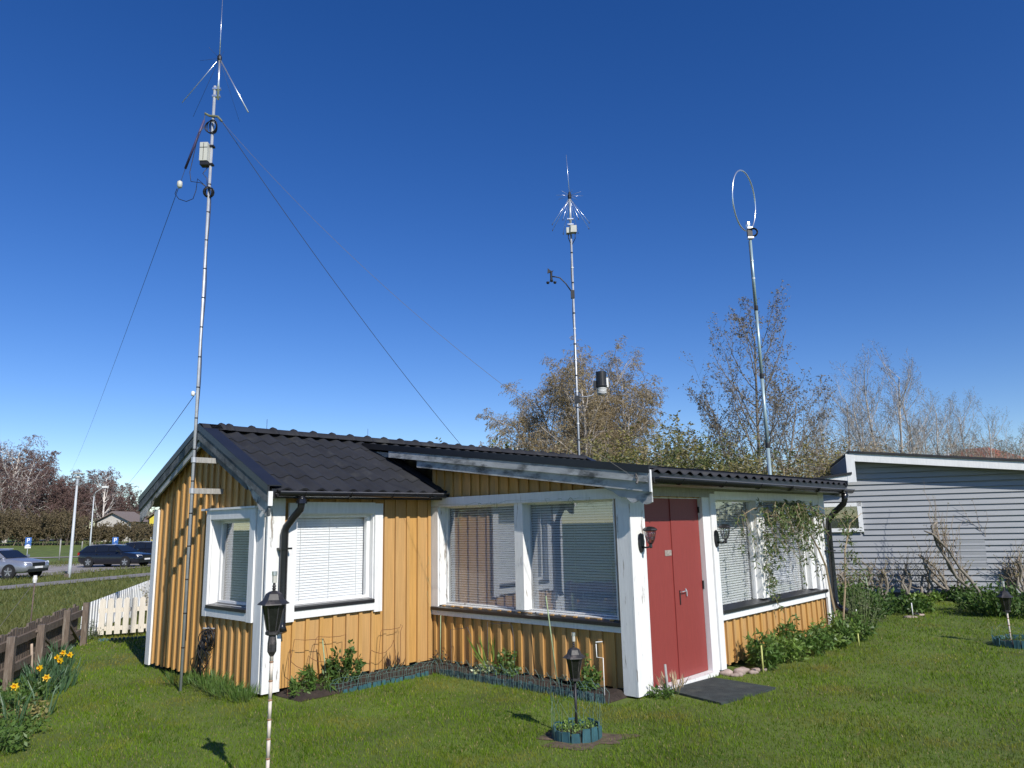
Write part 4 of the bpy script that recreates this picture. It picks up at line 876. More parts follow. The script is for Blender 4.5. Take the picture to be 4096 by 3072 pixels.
# daffodils and border plants
def daffodil(px, py, hgt, seed, label):
    p = zp(px, py, hgt); o = empty('daffodil', (p.x, p.y, 0), 0, label=label, cat='daffodil', group='yellow daffodils by the brown fence'); r3 = random.Random(seed)
    MB().tube([(0, 0, -.02), (.01, 0, hgt*.6), (0, -.01, hgt-.01)], .004, 5).build('stem', leaf_md, o)
    n = (Vector((r3.uniform(-.3, .5), -1, r3.uniform(0, .3)))).normalized(); e1 = n.orthogonal().normalized(); e2 = n.cross(e1); c = Vector((0, -.01, hgt))
    for k in range(6):
        t = k*math.pi/3+r3.uniform(0, .4); dd = e1*math.cos(t)+e2*math.sin(t); mb = MB(); mb.leaf(c, (dd+n*.15).normalized(), n, .040, .026); mb.build('petal', daff, o, fix=False)
    mb = MB(); mb.tube([c, c+n*.02, c+n*.034], [.006, .012, .017], 8, False); mb.build('trumpet', daffo, o, True, fix=False)
    for k in range(9):
        mb = MB(); t = r3.uniform(0, 6.28); q = Vector((math.cos(t)*.06, math.sin(t)*.06, -.01)); tip = Vector((math.cos(t)*r3.uniform(.1, .2), math.sin(t)*r3.uniform(.1, .2), hgt*r3.uniform(.7, 1.0)))
        mb.ribbon([q, q.lerp(tip, .5)+Vector((0, 0, .05)), tip], .018, rv(r3).cross(Vector((0, 0, 1))).normalized()); mb.build('leaf', mat('daffodil_leaf', (.055, .11, .05), .45, .2, 9), o, fix=False)
k2 = .4955
for i, (x, y, h_) in enumerate(((125, 1000, .36), (330, 850, .34), (380, 930, .34), (470, 765, .36), (495, 790, .34), (570, 745, .34), (515, 730, .38))):
    daffodil(x*k2, 2250+y*k2, h_, i, 'yellow daffodil with blue-green leaves in the border by the brown fence')
BP = 'green border plants below the brown fence'
for i, (x, y, r_, h_, m_) in enumerate(((170, 1150, .25, .30, leaf_dk), (330, 1090, .22, .34, mat('daffodil_leaf', (0, 0, 0))), (450, 930, .2, .34, MATS['daffodil_leaf']), (60, 1210, .25, .26, leaf_md), (180, 1290, .25, .2, leaf_ol), (60, 1420, .28, .22, leaf_md), (-60, 1300, .3, .3, leaf_dk), (-40, 1560, .25, .2, leaf_md))):
    plant('border_plant', gp(x*k2, 2250+y*k2), r_, h_, 420, .13 if i in (1, 2) else .05, .014 if i in (1, 2) else .022, m_, 'low green border plant under the weathered brown fence', group=BP, seed=80+i, stems=18, blade=i in (1, 2))
p = gp(260*k2, 2250+900*k2); stake('weathered_stick', p, p+Vector((-.03, -.02, .36)), .016, mat('pale_driftwood', (.42, .33, .26), .8, .3, 12), 'pale driftwood stick leaning among the daffodils', 'stick')

# ================================================================= lawn blades
rg = np.random.default_rng(11)
def blades(N, r0, r1, a0, a1, hmin, hmax, wbase, name, m, label, keep):
    r_ = r0*(r1/r0)**rg.random(N); an = rg.uniform(a0, a1, N); x = r_*np.sin(an); y = r_*np.cos(an)
    k = keep(x, y); x, y, r_ = x[k], y[k], r_[k]; n = len(x)
    z = np.array([gz(*q) for q in zip(x, y)]) if r1 > 14 else np.zeros(n)
    h = rg.uniform(hmin, hmax, n)*(.75+.5*np.sin(x*2.1+1.3*np.sin(y*1.7))**2)*(1+.02*r_); t = rg.uniform(0, 6.283, n); wd = wbase*(np.maximum(r_, 4)/4)**.75*rg.uniform(.7, 1.3, n)
    lx, ly = rg.normal(0, .45, n)*h, rg.normal(0, .45, n)*h
    b0 = np.stack([x-np.cos(t)*wd/2, y-np.sin(t)*wd/2, z-.004], 1); b1 = np.stack([x+np.cos(t)*wd/2, y+np.sin(t)*wd/2, z-.004], 1); tp = np.stack([x+lx, y+ly, z+h], 1)
    V_ = np.empty((3*n, 3)); V_[0::3], V_[1::3], V_[2::3] = b0, b1, tp
    return arrmesh(name, V_, np.arange(3*n).reshape(-1, 3), m, kind='stuff', label=label, cat='grass')
def keep_lawn(x, y):
    u_ = (x-A.x)*U.x+(y-A.y)*U.y; v_ = (x-A.x)*V.x+(y-A.y)*V.y; k = np.ones(len(x), bool)
    k &= ~((u_ > -.02) & (u_ < a+b+.05) & (v_ < .50) & (v_ > -w_)) | (u_ < .08) & (v_ > .05)
    k &= ~((u_ > 1.9) & (u_ < a+b+.05) & (v_ > -w_) & (v_ < d+.03)); k &= ~((u_ > .12) & (u_ < 1.93) & (v_ > -.1) & (v_ < .52))
    k &= ~((u_ > 2.55) & (u_ < 3.5) & (v_ > d) & (v_ < d+.82))
    k &= ~((u_ > 4.1) & (u_ < 7.2) & (v_ > d) & (v_ < d+.35))
    for c, rr in ((lp2, .22), (lp3, .34)): k &= (x-c.x)**2+(y-c.y)**2 > rr*rr
    k &= ((x-lp2.x-.03)**2/1.3+((y-lp2.y+.06)*1.2)**2 > .30**2) | (rg.random(len(x)) < .22)
    return k
grassm = mat('grass_blade', (.100, .190, .006), .5, .45, 1.3, island=(.215, .315, .022), transl=.4, patch=((.31, .25, .05), .51, .70, .8), patch2=((.06, .125, .006), .55, .68, 2.2), spec=.15)
blades(340000, 3.3, 17.5, R(-42), R(42), .014, .036, .0042, 'lawn_grass', grassm, 'short mown lawn grass in front of the cottage', keep_lawn)
strawm = mat('dead_grass', (.25, .19, .07), .7, .3, 3, island=(.36, .29, .12), transl=.2)
blades(36000, 3.3, 15, R(-42), R(42), .006, .018, .006, 'dead_grass_litter', strawm, 'pale dead grass scattered through the lawn', keep_lawn)
meadm = mat('meadow_blade', (.10, .125, .022), .6, .35, .5, island=(.17, .17, .05), transl=.3, patch=((.21, .17, .06), .58, .75, .4))
def keep_m(x, y):
    s = -.5*x+.866*y; k = (x < -3.5) & ~((x > -7.6) & (y < 13)); 
    for q in (0,): pass
    P0, P1 = gp(0, 2356), gp(629, 2298); nx, ny = -(P1.y-P0.y), (P1.x-P0.x); ln = math.hypot(nx, ny); d1 = ((x-P0.x)*nx+(y-P0.y)*ny)/ln
    k &= np.abs(d1) > 1.0
    P0, P1 = gp(0, 2297), gp(620, 2255); nx, ny = -(P1.y-P0.y), (P1.x-P0.x); ln = math.hypot(nx, ny); d1 = ((x-P0.x)*nx+(y-P0.y)*ny)/ln
    return k & (np.abs(d1) > 3.6)
blades(70000, 11, 70, R(-42), R(-20), .05, .12, .006, 'meadow_grass', meadm, 'rough meadow grass beyond the fence', keep_m)
# ================================================================= grey neighbour house
GO = Vector((7.86, 16.31, 0)); GA = math.atan2(-.33, 1.0); gx = Vector((math.cos(GA), math.sin(GA), 0)); gn = Vector((gx.y, -gx.x, 0))   # gn faces the camera
if gn.y > 0: gn = -gn
def gpl(px, py): dd = ray(px, py); t = (GO-CAM).dot(gn)/dd.dot(gn); q = CAM+dd*t-GO; return q.dot(gx), q.z
greyp_ = mat('grey_blue_siding', (.295, .307, .325), .6, .07, 3, stretch=(1, 1, 12), bump=.12)
gh = empty('grey_house', GO, GA, label='grey clapboard house with white trim and stepped shed roof', cat='house')   # local x along wall, -y towards the camera
xs, zs = gpl(3400, 1836); xe, ze_ = gpl(4096, 1872); sl_ = (ze_-zs)/(xe-xs); xstep = gpl(3405, 1900)[0]
zl = gpl(3418, 1918)[1]; xl, zl2 = gpl(3293, 1936); sll = (zl2-zl)/(xl-xstep)
XL, XR = -3.6, 6.5
ztopR = lambda x: zs+sl_*(x-xs); ztopL = lambda x: zl+sll*(x-xstep)
mb = MB(); y0, y1 = .02, 4.4
for poly in ([(xstep, .12), (XR, .12), (XR, ztopR(XR)), (xstep, ztopR(xstep))], [(XL, .12), (xstep, .12), (xstep, ztopL(xstep)), (XL, ztopL(XL))]): mb.prism([(x, y0, z) for x, z in poly], [(x, y1, z) for x, z in poly])
mb.build('wall', greyp_, gh)
MB().box((XL+.05, .04, -.1), (XR-.05, 4.3, .125)).build('plinth', plinth, gh)
wx0, wz0 = gpl(3300, 2129); wx1, wz1 = gpl(3443, 2010); wx0 = wx1-.95
z = .12; hp = .119
while z < 3.4:
    segs = [(XL, XR)]
    if z+hp > wz0 and z < wz1: segs = [(XL, wx0), (wx1, XR)]
    for s0, s1 in segs:
        # trim by the roof line on both sides of the step
        for q0, q1, f in ((max(s0, XL), min(s1, xstep), ztopL), (max(s0, xstep), min(s1, XR), ztopR)):
            if q1-q0 < .05: continue
            zt = z+hp
            if f is ztopL: 
                if f(q1) < z+.02: continue
                if sll != 0: q0 = max(q0, q1-(f(q1)-z)/abs(sll))
            else:
                if f(q0) < z+.02: continue
                q1 = min(q1, q0+(f(q0)-z)/abs(sl_)) if sl_ < 0 else q1
            A_ = [(q0, .018, z), (q0, -.040, z), (q0, -.002, min(zt+.012, f(q0)+.01)), (q0, .018, min(zt+.012, f(q0)+.01))]; B_ = [(q1, .018, z), (q1, -.040, z), (q1, -.002, min(zt+.012, max(f(q1), z+.01)+.01)), (q1, .018, min(zt+.012, max(f(q1), z+.01)+.01))]
            MB().prism(A_, B_).build('plank', greyp_, gh)
    z += hp
def gslab(x0, x1, f, t0, t1, ya, yb, m, name): return MB().prism([(x0, ya, f(x0)+t0), (x1, ya, f(x1)+t0), (x1, ya, f(x1)+t1), (x0, ya, f(x0)+t1)], [(x0, yb, f(x0)+t0), (x1, yb, f(x1)+t0), (x1, yb, f(x1)+t1), (x0, yb, f(x0)+t1)]).build(name, m, gh)
gslab(xs-.05, XR+.3, ztopR, .10, .15, -.36, 4.6, roofm, 'roof'); gslab(xs-.03, XR+.28, ztopR, .001, .098, -.28, 4.5, white, 'eave_board'); gslab(xs-.04, XR+.29, ztopR, -.07, .099, -.33, -.285, white, 'fascia')
gslab(XL-.3, xstep-.02, ztopL, .10, .15, -.36, 4.6, roofm, 'roof'); gslab(XL-.3, xstep-.03, ztopL, .001, .098, -.28, 4.5, white, 'eave_board'); gslab(XL-.29, xstep-.001, ztopL, -.07, .099, -.33, -.285, white, 'fascia')
MB().box((xstep-.11, -.335, ztopL(xstep)-.07), (xstep+.06, -.288, ztopR(xstep)+.09)).build('fascia', white, gh)
MB().box((xstep-.06, -.28, ztopL(xstep)+.15), (xstep, 4.4, ztopR(xstep)+.06)).build('clerestory_wall', greyw, gh)
win = MB().box((wx0+.07, -.036, wz0+.07), (wx1-.07, .004-.02, wz1-.07)).build('window', mat('dark_pane_back', (.02, .022, .02), .6), gh)
for x0, x1, z0, z1 in ((wx0-.0, wx0+.09, wz0, wz1), (wx1-.09, wx1, wz0, wz1), (wx0+.09, wx1-.09, wz0, wz0+.08), (wx0-.02, wx1+.01, wz1-.08, wz1+.0)): MB().box((x0, -.075, z0), (x1, -.038, z1)).build('frame', white, win)
MB().box((wx0+.08, -.048, wz0+.075), (wx1-.08, -.044, wz1-.075)).build('glass', glass, win)
ax0, az0 = gpl(3100+1215*.603, 1700+950*.603); ax1, az1 = gpl(3100+1385*.603, 1700+745*.603)
MB().box((ax0, -.03, az0), (ax1, -.005, az1)).build('wall_panel', greyp_, gh)
# pruned shrubs in front of it
r2 = random.Random(31)
def pruned(px, py, htop, lean, n, label, thick=.035, spread=.35):
    b0 = gp(px, py); o = empty('pruned_shrub', b0, 0, label=label, cat='shrub', group='cut-back shrubs before the grey house'); st, tw, lf = MB(), MB(), MB()
    H_ = htop
    for k in range(3):
        q = Vector((lean*H_+r2.uniform(-.12, .12), r2.uniform(-.1, .1), H_*r2.uniform(.5, .75))); m_ = q*.5+Vector((r2.uniform(-.12, .12)*H_, r2.uniform(-.05, .05), 0)); j_ = lambda: Vector((r2.uniform(-.045, .045), r2.uniform(-.03, .03), 0))*H_; st.tube([(0, 0, -.05), m_*.3+j_(), m_*.65+j_(), m_, m_.lerp(q, .5)+j_(), q, q+Vector((r2.uniform(-.1, .1), 0, .04))*H_], [thick, thick*.85, thick*.9, thick*.75, thick*.6, thick*.75, thick*.3], 6)
        for j in range(n):
            s = r2.uniform(.35, 1); c = (m_*s/.5*1 if s < .5 else m_.lerp(q, (s-.5)*2)); e = c+Vector((r2.gauss(0, spread*.5), r2.gauss(0, spread*.4), r2.uniform(.1, .5)*H_)); pts = polystem(tw, c, e, r2, .006, 4, .04)
            for i in range(5): lf.leaf(pts[r2.randrange(2, 5)]+rv(r2)*.02, (rv(r2)+Vector((0, 0, .6))).normalized(), rv(r2), .03, .016)
    st.build('stem', bark_gr, o, True, fix=False); tw.build('twigs', mat('pale_twig', (.30, .235, .17), .8, .3, 6), o, fix=False); lf.build('buds', leaf_yl, o, fix=False)
PS = 'cut-back woody shrub with pale twigs before the grey clapboard wall'
K = lambda x, y: (3100+x*.603, 1700+y*.603)
for j, (x, y, h_, ln, n) in enumerate(sorted(((880, 1160, .95, .0, 7), (1000, 1165, .9, .05, 5), (1190, 1160, 1.35, -.35, 8), (1360, 1175, 2.0, -.35, 14), (1480, 1150, 1.8, -.1, 14), (630, 1170, .9, 0, 10), (480, 1165, .85, 0, 12), (720, 1165, .8, .1, 9), (1250, 1165, .9, .1, 7), (1580, 1160, .9, 0, 10), (1650, 1165, 1.2, 0, 10)))): pruned(*K(x, y), h_, ln, n, ORD[j]+' cut-back woody shrub from the cottage along the grey clapboard wall')
GB = 'low green plants in the bed before the grey house'
for i, (x, y, r_, h_, m_) in enumerate(((560, 1240, .45, .5, leaf_md), (680, 1280, .4, .45, leaf_dk), (740, 1250, .4, .4, leaf_md), (830, 1250, .4, .34, leaf_dk), (930, 1250, .35, .25, leaf_md), (600, 1200, .4, .4, leaf_dk), (480, 1200, .5, .5, leaf_md), (1320, 1240, .4, .45, leaf_dk), (1400, 1270, .4, .5, leaf_md), (1470, 1270, .4, .5, leaf_dk), (1580, 1270, .45, .6, leaf_dk), (1650, 1280, .4, .5, leaf_md), (1130, 1160, .4, .25, leaf_md), (1290, 1170, .4, .35, leaf_dk), (450, 1140, .5, .6, leaf_ol), (1010, 1175, .3, .2, leaf_lt))):
    plant('bed_plant', gp(*K(x, y)), r_, h_, 420, .075, .045, m_, 'leafy green plant in the bed before the grey clapboard house', group=GB, seed=120+i, stems=20)
p = gp(*K(635, 1180)); stake('garden_stake', p, Vector((p.x-.05, p.y, zv(*K(615, 1005), p))), .012, canegreen, 'pale green stick before the grey house wall'); p = gp(*K(560, 1385)); stake('garden_stake', p, Vector((p.x, p.y, .5)), .01, whitep, 'white stick on the lawn edge before the grey house bed') if 0 else None
p = gp(*K(915, 1270)); stake('garden_stake', p, Vector((p.x, p.y, zv(*K(912, 1180), p))), .009, whitep, 'short white stick at the rim of the grey house bed')
for i, (x, y) in enumerate(((960, 1262), (900, 1278))): stone(gp(*K(x, y)), (.11, .08, .035), 40+i, 'flat grey stone edging the bed of the grey house')

# ================================================================= trees
def interp(pts, t): q = t*(len(pts)-1); i = min(int(q), len(pts)-2); return pts[i].lerp(pts[i+1], q-i), (pts[i+1]-pts[i]).normalized()
Zv = Vector((0, 0, 1))
def grow(T, W, Lf, rng, p, dr, L, r, lv, S):
    n = S['seg'][lv]; pts = [p]; st = L/n
    for i in range(n):
        dr = (dr+rv(rng)*S['wig'][lv]+Zv*S['up'][lv]).normalized(); p = p+dr*st; pts.append(p)
    if lv <= S['tub']: T.tube(pts, [max(.003, r*(1-.72*i/n)) for i in range(n+1)], (7, 5, 4, 3)[lv], False)
    else: W.ribbon(pts, 2*r, dr.cross(rv(rng)).normalized())
    if lv < S['max']:
        N = S['n'][lv]
        for k in range(N):
            t = S['t0'][lv]+(1-S['t0'][lv])*(k+rng.random())/N; c, dd = interp(pts, min(t, .999)); ax = dd.cross(rv(rng)).normalized(); an = R(rng.gauss(S['ang'][lv], 9))
            nd = (dd*math.cos(an)+ax*math.sin(an)); grow(T, W, Lf, rng, c, nd, L*S['rat'][lv]*rng.uniform(.7, 1.15)*(1.15-S['tp'][lv]*t), max(.004, r*S['rr'][lv]*(1-.5*t)), lv+1, S)
    for k in range(S['lf'][lv]):
        c, dd = interp(pts, rng.uniform(.25, .999)); Lf.leaf(c, (dd*.4+rv(rng)+Zv*S['lu']).normalized(), rv(rng), S['ll']*rng.uniform(.6, 1.3), S['lw']*rng.uniform(.7, 1.2))
def tree(name, base, H_, S, seed, label, stems=((0, 0, 1),), group=None, cat='tree', sc=1):
    rng = random.Random(seed); o = empty(name, base, 0, label=label, cat=cat, group=group); T, W, Lf = MB(), MB(), MB()
    for sx, sy, f in stems: grow(T, W, Lf, rng, Vector((sx*.1, sy*.1, -.1)), Vector((sx, sy, 1)).normalized(), H_*f, S['r']*H_*f, 0, S)
    T.build('trunk', S['bark'], o, True, fix=False)
    W.build('twigs', S['twig'], o, fix=False)
    if Lf.v: Lf.build('crown', S['leaf'], o, fix=False)
    k = H_/max(q[2] for m_ in (T, W) for q in m_.v); o.scale = (k*sc, k*sc, k)
    return o
BIR = dict(seg=[9, 7, 6, 5], wig=[.07, .13, .2, .22], up=[.03, .06, -.07, -.32], tub=2, max=3, n=[21, 11, 13], t0=[.2, .15, .1], ang=[42, 45, 50], rat=[.42, .42, .48], tp=[.62, .4, .3], rr=[.42, .4, .4], lf=[0, 0, 3, 9], lu=-.7, ll=.07, lw=.028, r=.014, bark=bark_bi, twig=twig_br, leaf=leaf_br)
bc = yp(2365, 2050, 31); bc.z = gz(bc.x, bc.y)
tree('birch_tree', bc, 10.0, BIR, 14, 'large birch with drooping golden-brown twigs behind the cottage ridge', ((-.14, .05, .94), (.12, -.05, .97), (-.28, .1, .9), (.24, .1, .92), (-.62, 0, .72), (0, .15, .95), (.05, .3, .9), (.38, .0, .82), (-.40, .1, .85), (-.05, -.2, .92)), sc=1.08)
SAP = dict(seg=[9, 7, 6, 4], wig=[.05, .10, .16, .2], up=[.02, .10, .10, .05], tub=2, max=3, n=[22, 8, 7], t0=[.22, .2, .2], ang=[46, 40, 42], rat=[.50, .42, .42], tp=[.70, .4, .3], rr=[.40, .42, .45], lf=[0, 0, 1, 4], lu=-.5, ll=.085, lw=.04, r=.0105, bark=bark_gr, twig=twig_gr, leaf=bud_gr)
sc_ = yp(3045, 2050, 23); sc_.z = gz(sc_.x, sc_.y)
tree('young_tree', sc_, 8.9, SAP, 9, 'slender pale-barked young tree with clustered brown buds behind the loop antenna mast', ((-.02, 0, 1), (-.32, .1, .70), (.30, .1, .76)))
BAR = dict(seg=[9, 6, 5, 4], wig=[.05, .10, .16, .2], up=[.02, .12, .10, .05], tub=2, max=3, n=[24, 8, 8], t0=[.18, .2, .2], ang=[36, 38, 42], rat=[.38, .42, .45], tp=[.6, .4, .3], rr=[.36, .42, .45], lf=[0, 0, 1, 2], lu=-.2, ll=.06, lw=.03, r=.0105, bark=bark_bi, twig=twig_gr, leaf=bud_gr)
BT = 'bare slender pale trees behind the grey house'; bl = 'bare slender pale-barked tree in the row behind the grey house'
proto = [tree('bare_tree', (0, 0, 0), 10, BAR, 21+i, bl, group=BT) for i in range(3)]
K3 = [p_.scale[0] for p_ in proto]
spots = [(3365, 1480, 40), (3440, 1440, 36), (3480, 1380, 34), (3545, 1345, 34), (3620, 1430, 38), (3300, 1540, 42), (3700, 1520, 44), (3770, 1560, 46), (3850, 1550, 46), (3920, 1580, 50), (3990, 1680, 56), (4070, 1680, 54), (3240, 1620, 44), (4140, 1640, 50), (3670, 1600, 52), (3810, 1640, 56), (3580, 1560, 48), (3405, 1560, 47)]
for i, (px, py, Y) in enumerate(spots):
    q = yp(px, py, Y); o = proto[i] if i < 3 else copy_tree(proto[i % 3]); zb = gz(q.x, q.y); s = (q.z-zb)/10*proto[i % 3]['k'] if 0 else (q.z-zb)/10*K3[i % 3]; o.location = (q.x, q.y, zb); o.scale = (s*1.0, s*1.0, s); o.rotation_euler.z = i*2.3
# shrubs behind the cottage
SHR = dict(seg=[6, 5, 4], wig=[.10, .16, .22], up=[.06, .08, .05], tub=0, max=2, n=[11, 7], t0=[.15, .15], ang=[34, 42], rat=[.42, .45], tp=[.4, .3], rr=[.45, .5], lf=[0, 7, 10], lu=.2, ll=.085, lw=.042, r=.006, bark=bark_gr, twig=twig_gr, leaf=leaf_ol)
def shrubtree(px, ptop, Y, S, seed, label, n=9, spread=.35, group=None, wscale=1.5):
    q = yp(px, ptop, Y); zb = gz(q.x, q.y); rng = random.Random(seed); st = [(rng.uniform(-spread, spread), rng.uniform(-spread, spread)*.7, rng.uniform(.72, .95)) for _ in range(n)]
    return tree('tall_shrub', (q.x, q.y, zb), (q.z-zb)*.98, S, seed, label, st, group, 'shrub', wscale)
def var(**k): s = dict(SHR); s.update(k); return s
SG = 'tall shrubs behind the cottage'
olive = var(); greenS = var(leaf=mat('bush_leaf', (.105, .14, .035), .5, .3, 1.5, island=(.21, .225, .08), transl=.3)); yel = var(leaf=leaf_yl, lf=[0, 3, 8], ll=.12, lw=.07); brn = var(leaf=leaf_br, lf=[0, 3, 5], twig=twig_br)
for i, (px, pt, Y, S, lb, n) in enumerate(((1905, 1790, 17, var(leaf=greenS['leaf'], lf=[0, 9, 13], ll=.10, lw=.05), 'small upright leafy green shrub peeping over the cottage ridge', 6), (2050, 1730, 18, greenS, 'leafy green shrub over the ridge left of the discone mast', 10), (2190, 1770, 18, greenS, 'dense green shrub directly behind the foot of the discone mast', 10),
        (2330, 1760, 20, brn, 'brown twiggy shrub under the birch behind the ridge end', 9), (2480, 1700, 21, olive, 'olive leafed shrub right of the birch trunk', 11), (2640, 1650, 22, olive, 'broad olive shrub behind the barge board', 12), (2690, 1605, 23, yel, 'yellow-budded tall shrub rising above the hedge', 7),
        (2800, 1700, 21, greenS, 'dense green shrub left of the young tree', 12), (2920, 1740, 20, greenS, 'green shrub at the foot of the young tree', 11), (3130, 1790, 21, brn, 'brown shrub right of the loop antenna mast', 11), (3230, 1740, 22, var(leaf=leaf_ol, twig=twig_br, lf=[0, 4, 6]), 'olive-brown shrub between loop mast and grey house', 12), (3330, 1690, 26, brn, 'brown twiggy shrub above the grey house step', 12),
        (2560, 1760, 19, greenS, 'low green shrub behind the shallow roof', 11), (2740, 1790, 18.5, olive, 'low olive shrub behind the shallow roof', 11), (3040, 1800, 19, olive, 'low olive shrub between young tree and loop mast', 11), (2400, 1800, 18.5, olive, 'low olive shrub behind the ridge end', 10))):
    shrubtree(px, pt, Y, S, 200+i, lb, n, group=SG)
SB = 'background shrubs behind the bare trees'
bp_ = [shrubtree(3450, 1740, 34, brn, 300, 'brown leafless shrub among the bare trees behind the grey house', 12, .5, SB), shrubtree(3600, 1770, 38, var(leaf=bud_gr, lf=[0, 2, 5]), 301, 'brown leafless shrub among the bare trees behind the grey house', 12, .5, SB)]
BK = [p_.scale[2] for p_ in bp_]; BH = [(yp(3450, 1740, 34).z-gz(0, 0))*.98, (yp(3600, 1770, 38).z-gz(0, 0))*.98]
for i, (px, pt, Y) in enumerate(((3530, 1760, 40), (3700, 1770, 44), (3780, 1790, 46), (3880, 1770, 60), (3990, 1780, 60), (4080, 1770, 58), (3360, 1750, 30), (3660, 1750, 50), (2950, 1790, 34), (2600, 1760, 34), (2250, 1830, 36), (2120, 1850, 34), (3180, 1710, 38), (4000, 1800, 46), (3930, 1750, 75), (4060, 1760, 75))):
    q = yp(px, pt, Y); zb = gz(q.x, q.y); o = copy_tree(bp_[i % 2]); o.location = (q.x, q.y, zb); src = bp_[i % 2]; s = (q.z-zb)/BH[i % 2]*BK[i % 2]; o.scale = (s*1.2, s*1.2, s); o.rotation_euler.z = i
# left side: birches, wood edge
BLT = dict(BIR); BLT.update(r=.021, bark=mat('white_birch_bark', (.68, .63, .58), .8, .2, 1, patch=((.12, .10, .08), .62, .7, .8)), twig=twig_pk, leaf=mat('reddish_bud', (.14, .085, .075), .8, .3, 1, island=(.22, .14, .125), transl=.2), lf=[0, 0, 4, 9], ll=.16, lw=.07, n=[15, 9, 9], rat=[.5, .45, .5])
q = yp(62, 1745, 102); zb = gz(q.x, q.y)
tree('birch_tree', (q.x, q.y, zb), (q.z-zb)*1.0, BLT, 51, 'big white-stemmed birch clump at the edge of the far wood', ((-.28, 0, .92), (.02, 0, 1), (.25, .1, .88), (.42, 0, .7), (-.1, -.1, .8)))
q = yp(425, 1862, 108); zb = gz(q.x, q.y); tree('birch_tree', (q.x, q.y, zb), (q.z-zb), BLT, 52, 'single white-trunked birch behind the curved street lamp', ((0.05, 0, 1),))
WD = dict(BLT); WD.update(bark=bark_dk, n=[13, 8, 8]); wl = 'reddish-brown leafless tree in the far wood beyond the meadow'; WG = 'leafless trees of the far wood'
wp0 = [tree('bare_wood_tree', (0, 0, 0), 10, WD, 60+i, wl, ((0, 0, 1), (.3, .1, .8), (-.3, 0, .75)), WG) for i in range(2)]
KW = [p_.scale[0] for p_ in wp0]
for i, (px, pt, Y) in enumerate(((180, 1800, 108), (-60, 1790, 108), (110, 1830, 116), (250, 1860, 114), (300, 1900, 110), (340, 1890, 120), (385, 1880, 118), (470, 1880, 116), (505, 1930, 112), (545, 1975, 120), (590, 2000, 126), (215, 1880, 106), (20, 1830, 106), (-20, 1900, 104), (440, 1920, 124), (640, 2010, 130), (130, 1790, 112), (280, 1870, 122))):
    q = yp(px, pt, Y); zb = gz(q.x, q.y); o = wp0[i] if i < 2 else copy_tree(wp0[i % 2]); s = (q.z-zb)/10*KW[i % 2]; o.location = (q.x, q.y, zb); o.scale = (s*1.05, s*1.05, s); o.rotation_euler.z = i*1.7
# thicket under the wood: one mass
T, W, Lf = MB(), MB(), MB(); r2 = random.Random(91)
THS = var(leaf=leaf_br, lf=[0, 6, 8], ll=.16, lw=.10, n=[9, 6], twig=twig_br)
for k in range(70):
    px = -120+k*10.6; Y = r2.uniform(86, 94); q = yp(px, (2085 if px < 330 else 2120)-r2.uniform(0, 45 if px < 330 else 22), Y); zb = gz(q.x, q.y); hh = max(1.2, q.z-zb)
    for j in range(3): grow(T, W, Lf, r2, Vector((q.x+r2.uniform(-.9, .9), q.y+r2.uniform(-.9, .9), zb-.1)), Vector((r2.uniform(-.6, .6), r2.uniform(-.5, .5), 1)).normalized(), hh*r2.uniform(.7, 1.05), .02, 0, THS)
off = len(W.v); W.v += T.v; W.f += [tuple(i+off for i in f) for f in T.f]
th = W.build('thicket', twig_br, fix=False, kind='stuff', label='brown leafless thicket along the meadow edge', cat='thicket'); lfo = Lf.build('thicket_leaves', mat('thicket_leaf', (.115, .09, .045), .8, .3, .5, island=(.18, .14, .075), transl=.2), th, fix=False, kind='stuff')
del lfo['kind']
# ================================================================= far houses, lamps, signs, posts
def simple_house(name, px0, px1, ptop, pbot, Y, wallm, roofc, label, wins, dep=5):
    p0, p1 = yp(px0, pbot, Y), yp(px1, pbot, Y); zt = yp(px0, ptop, Y).z; zb = gz(p0.x, p0.y); o = empty(name, (p0.x, p0.y, zb-.3), math.atan2(0, 1), label=label, cat='house'); w0 = p1.x-p0.x; h = zt-zb+.3; wh = h*.68
    MB().box((0, 0, 0), (w0, dep, wh)).build('wall', wallm, o)
    MB().prism([(-.4, -.4, wh-.1), (w0/2, -.4, h), (w0+.4, -.4, wh-.1), (w0/2, -.4, h-.22)], [(-.4, dep+.4, wh-.1), (w0/2, dep+.4, h), (w0+.4, dep+.4, wh-.1), (w0/2, dep+.4, h-.22)]).build('roof', roofc, o)
    MB().prism([(0, .01, wh), (w0, .01, wh), (w0/2, .01, h-.25)], [(0, dep-.01, wh), (w0, dep-.01, wh), (w0/2, dep-.01, h-.25)]).build('gable', wallm, o)
    for x0, x1, z0, z1 in wins:
        wn = MB().box((w0*x0, -.03, wh*z0), (w0*x1, -.005, wh*z1)).build('window', mat('far_pane', (.03, .03, .035), .15), o); MB().box((w0*x0-.08, -.06, wh*z1+.01), (w0*x1+.08, -.031, wh*z1+.12)).build('frame', white, wn); MB().box((w0*x0-.08, -.06, wh*z0-.12), (w0*x1+.08, -.031, wh*z0-.01)).build('frame', white, wn)
    return o
simple_house('white_house', 388, 512, 2046, 2112, 99, mat('cream_far_wall', (.52, .49, .44), .8), mat('grey_far_roof', (.20, .16, .14), .8), 'white cottage with dark windows below the far wood', ((.12, .30, .35, .8), (.55, .85, .05, .8)))
simple_house('yellow_house', 596, 690, 2030, 2108, 99, mat('yellow_far_wall', (.72, .58, .06), .7), mat('grey_far_roof', (0, 0, 0)), 'bright yellow house partly hidden behind the cottage gable', ((.05, .5, .3, .65),))
hb_ = yp(3900, 1845, 70); hr = empty('red_roof_house', (hb_.x, hb_.y, 0), .5, label='house with orange-red tiled roof beyond the grey house', cat='house'); zt_ = yp(3935, 1792, 70).z
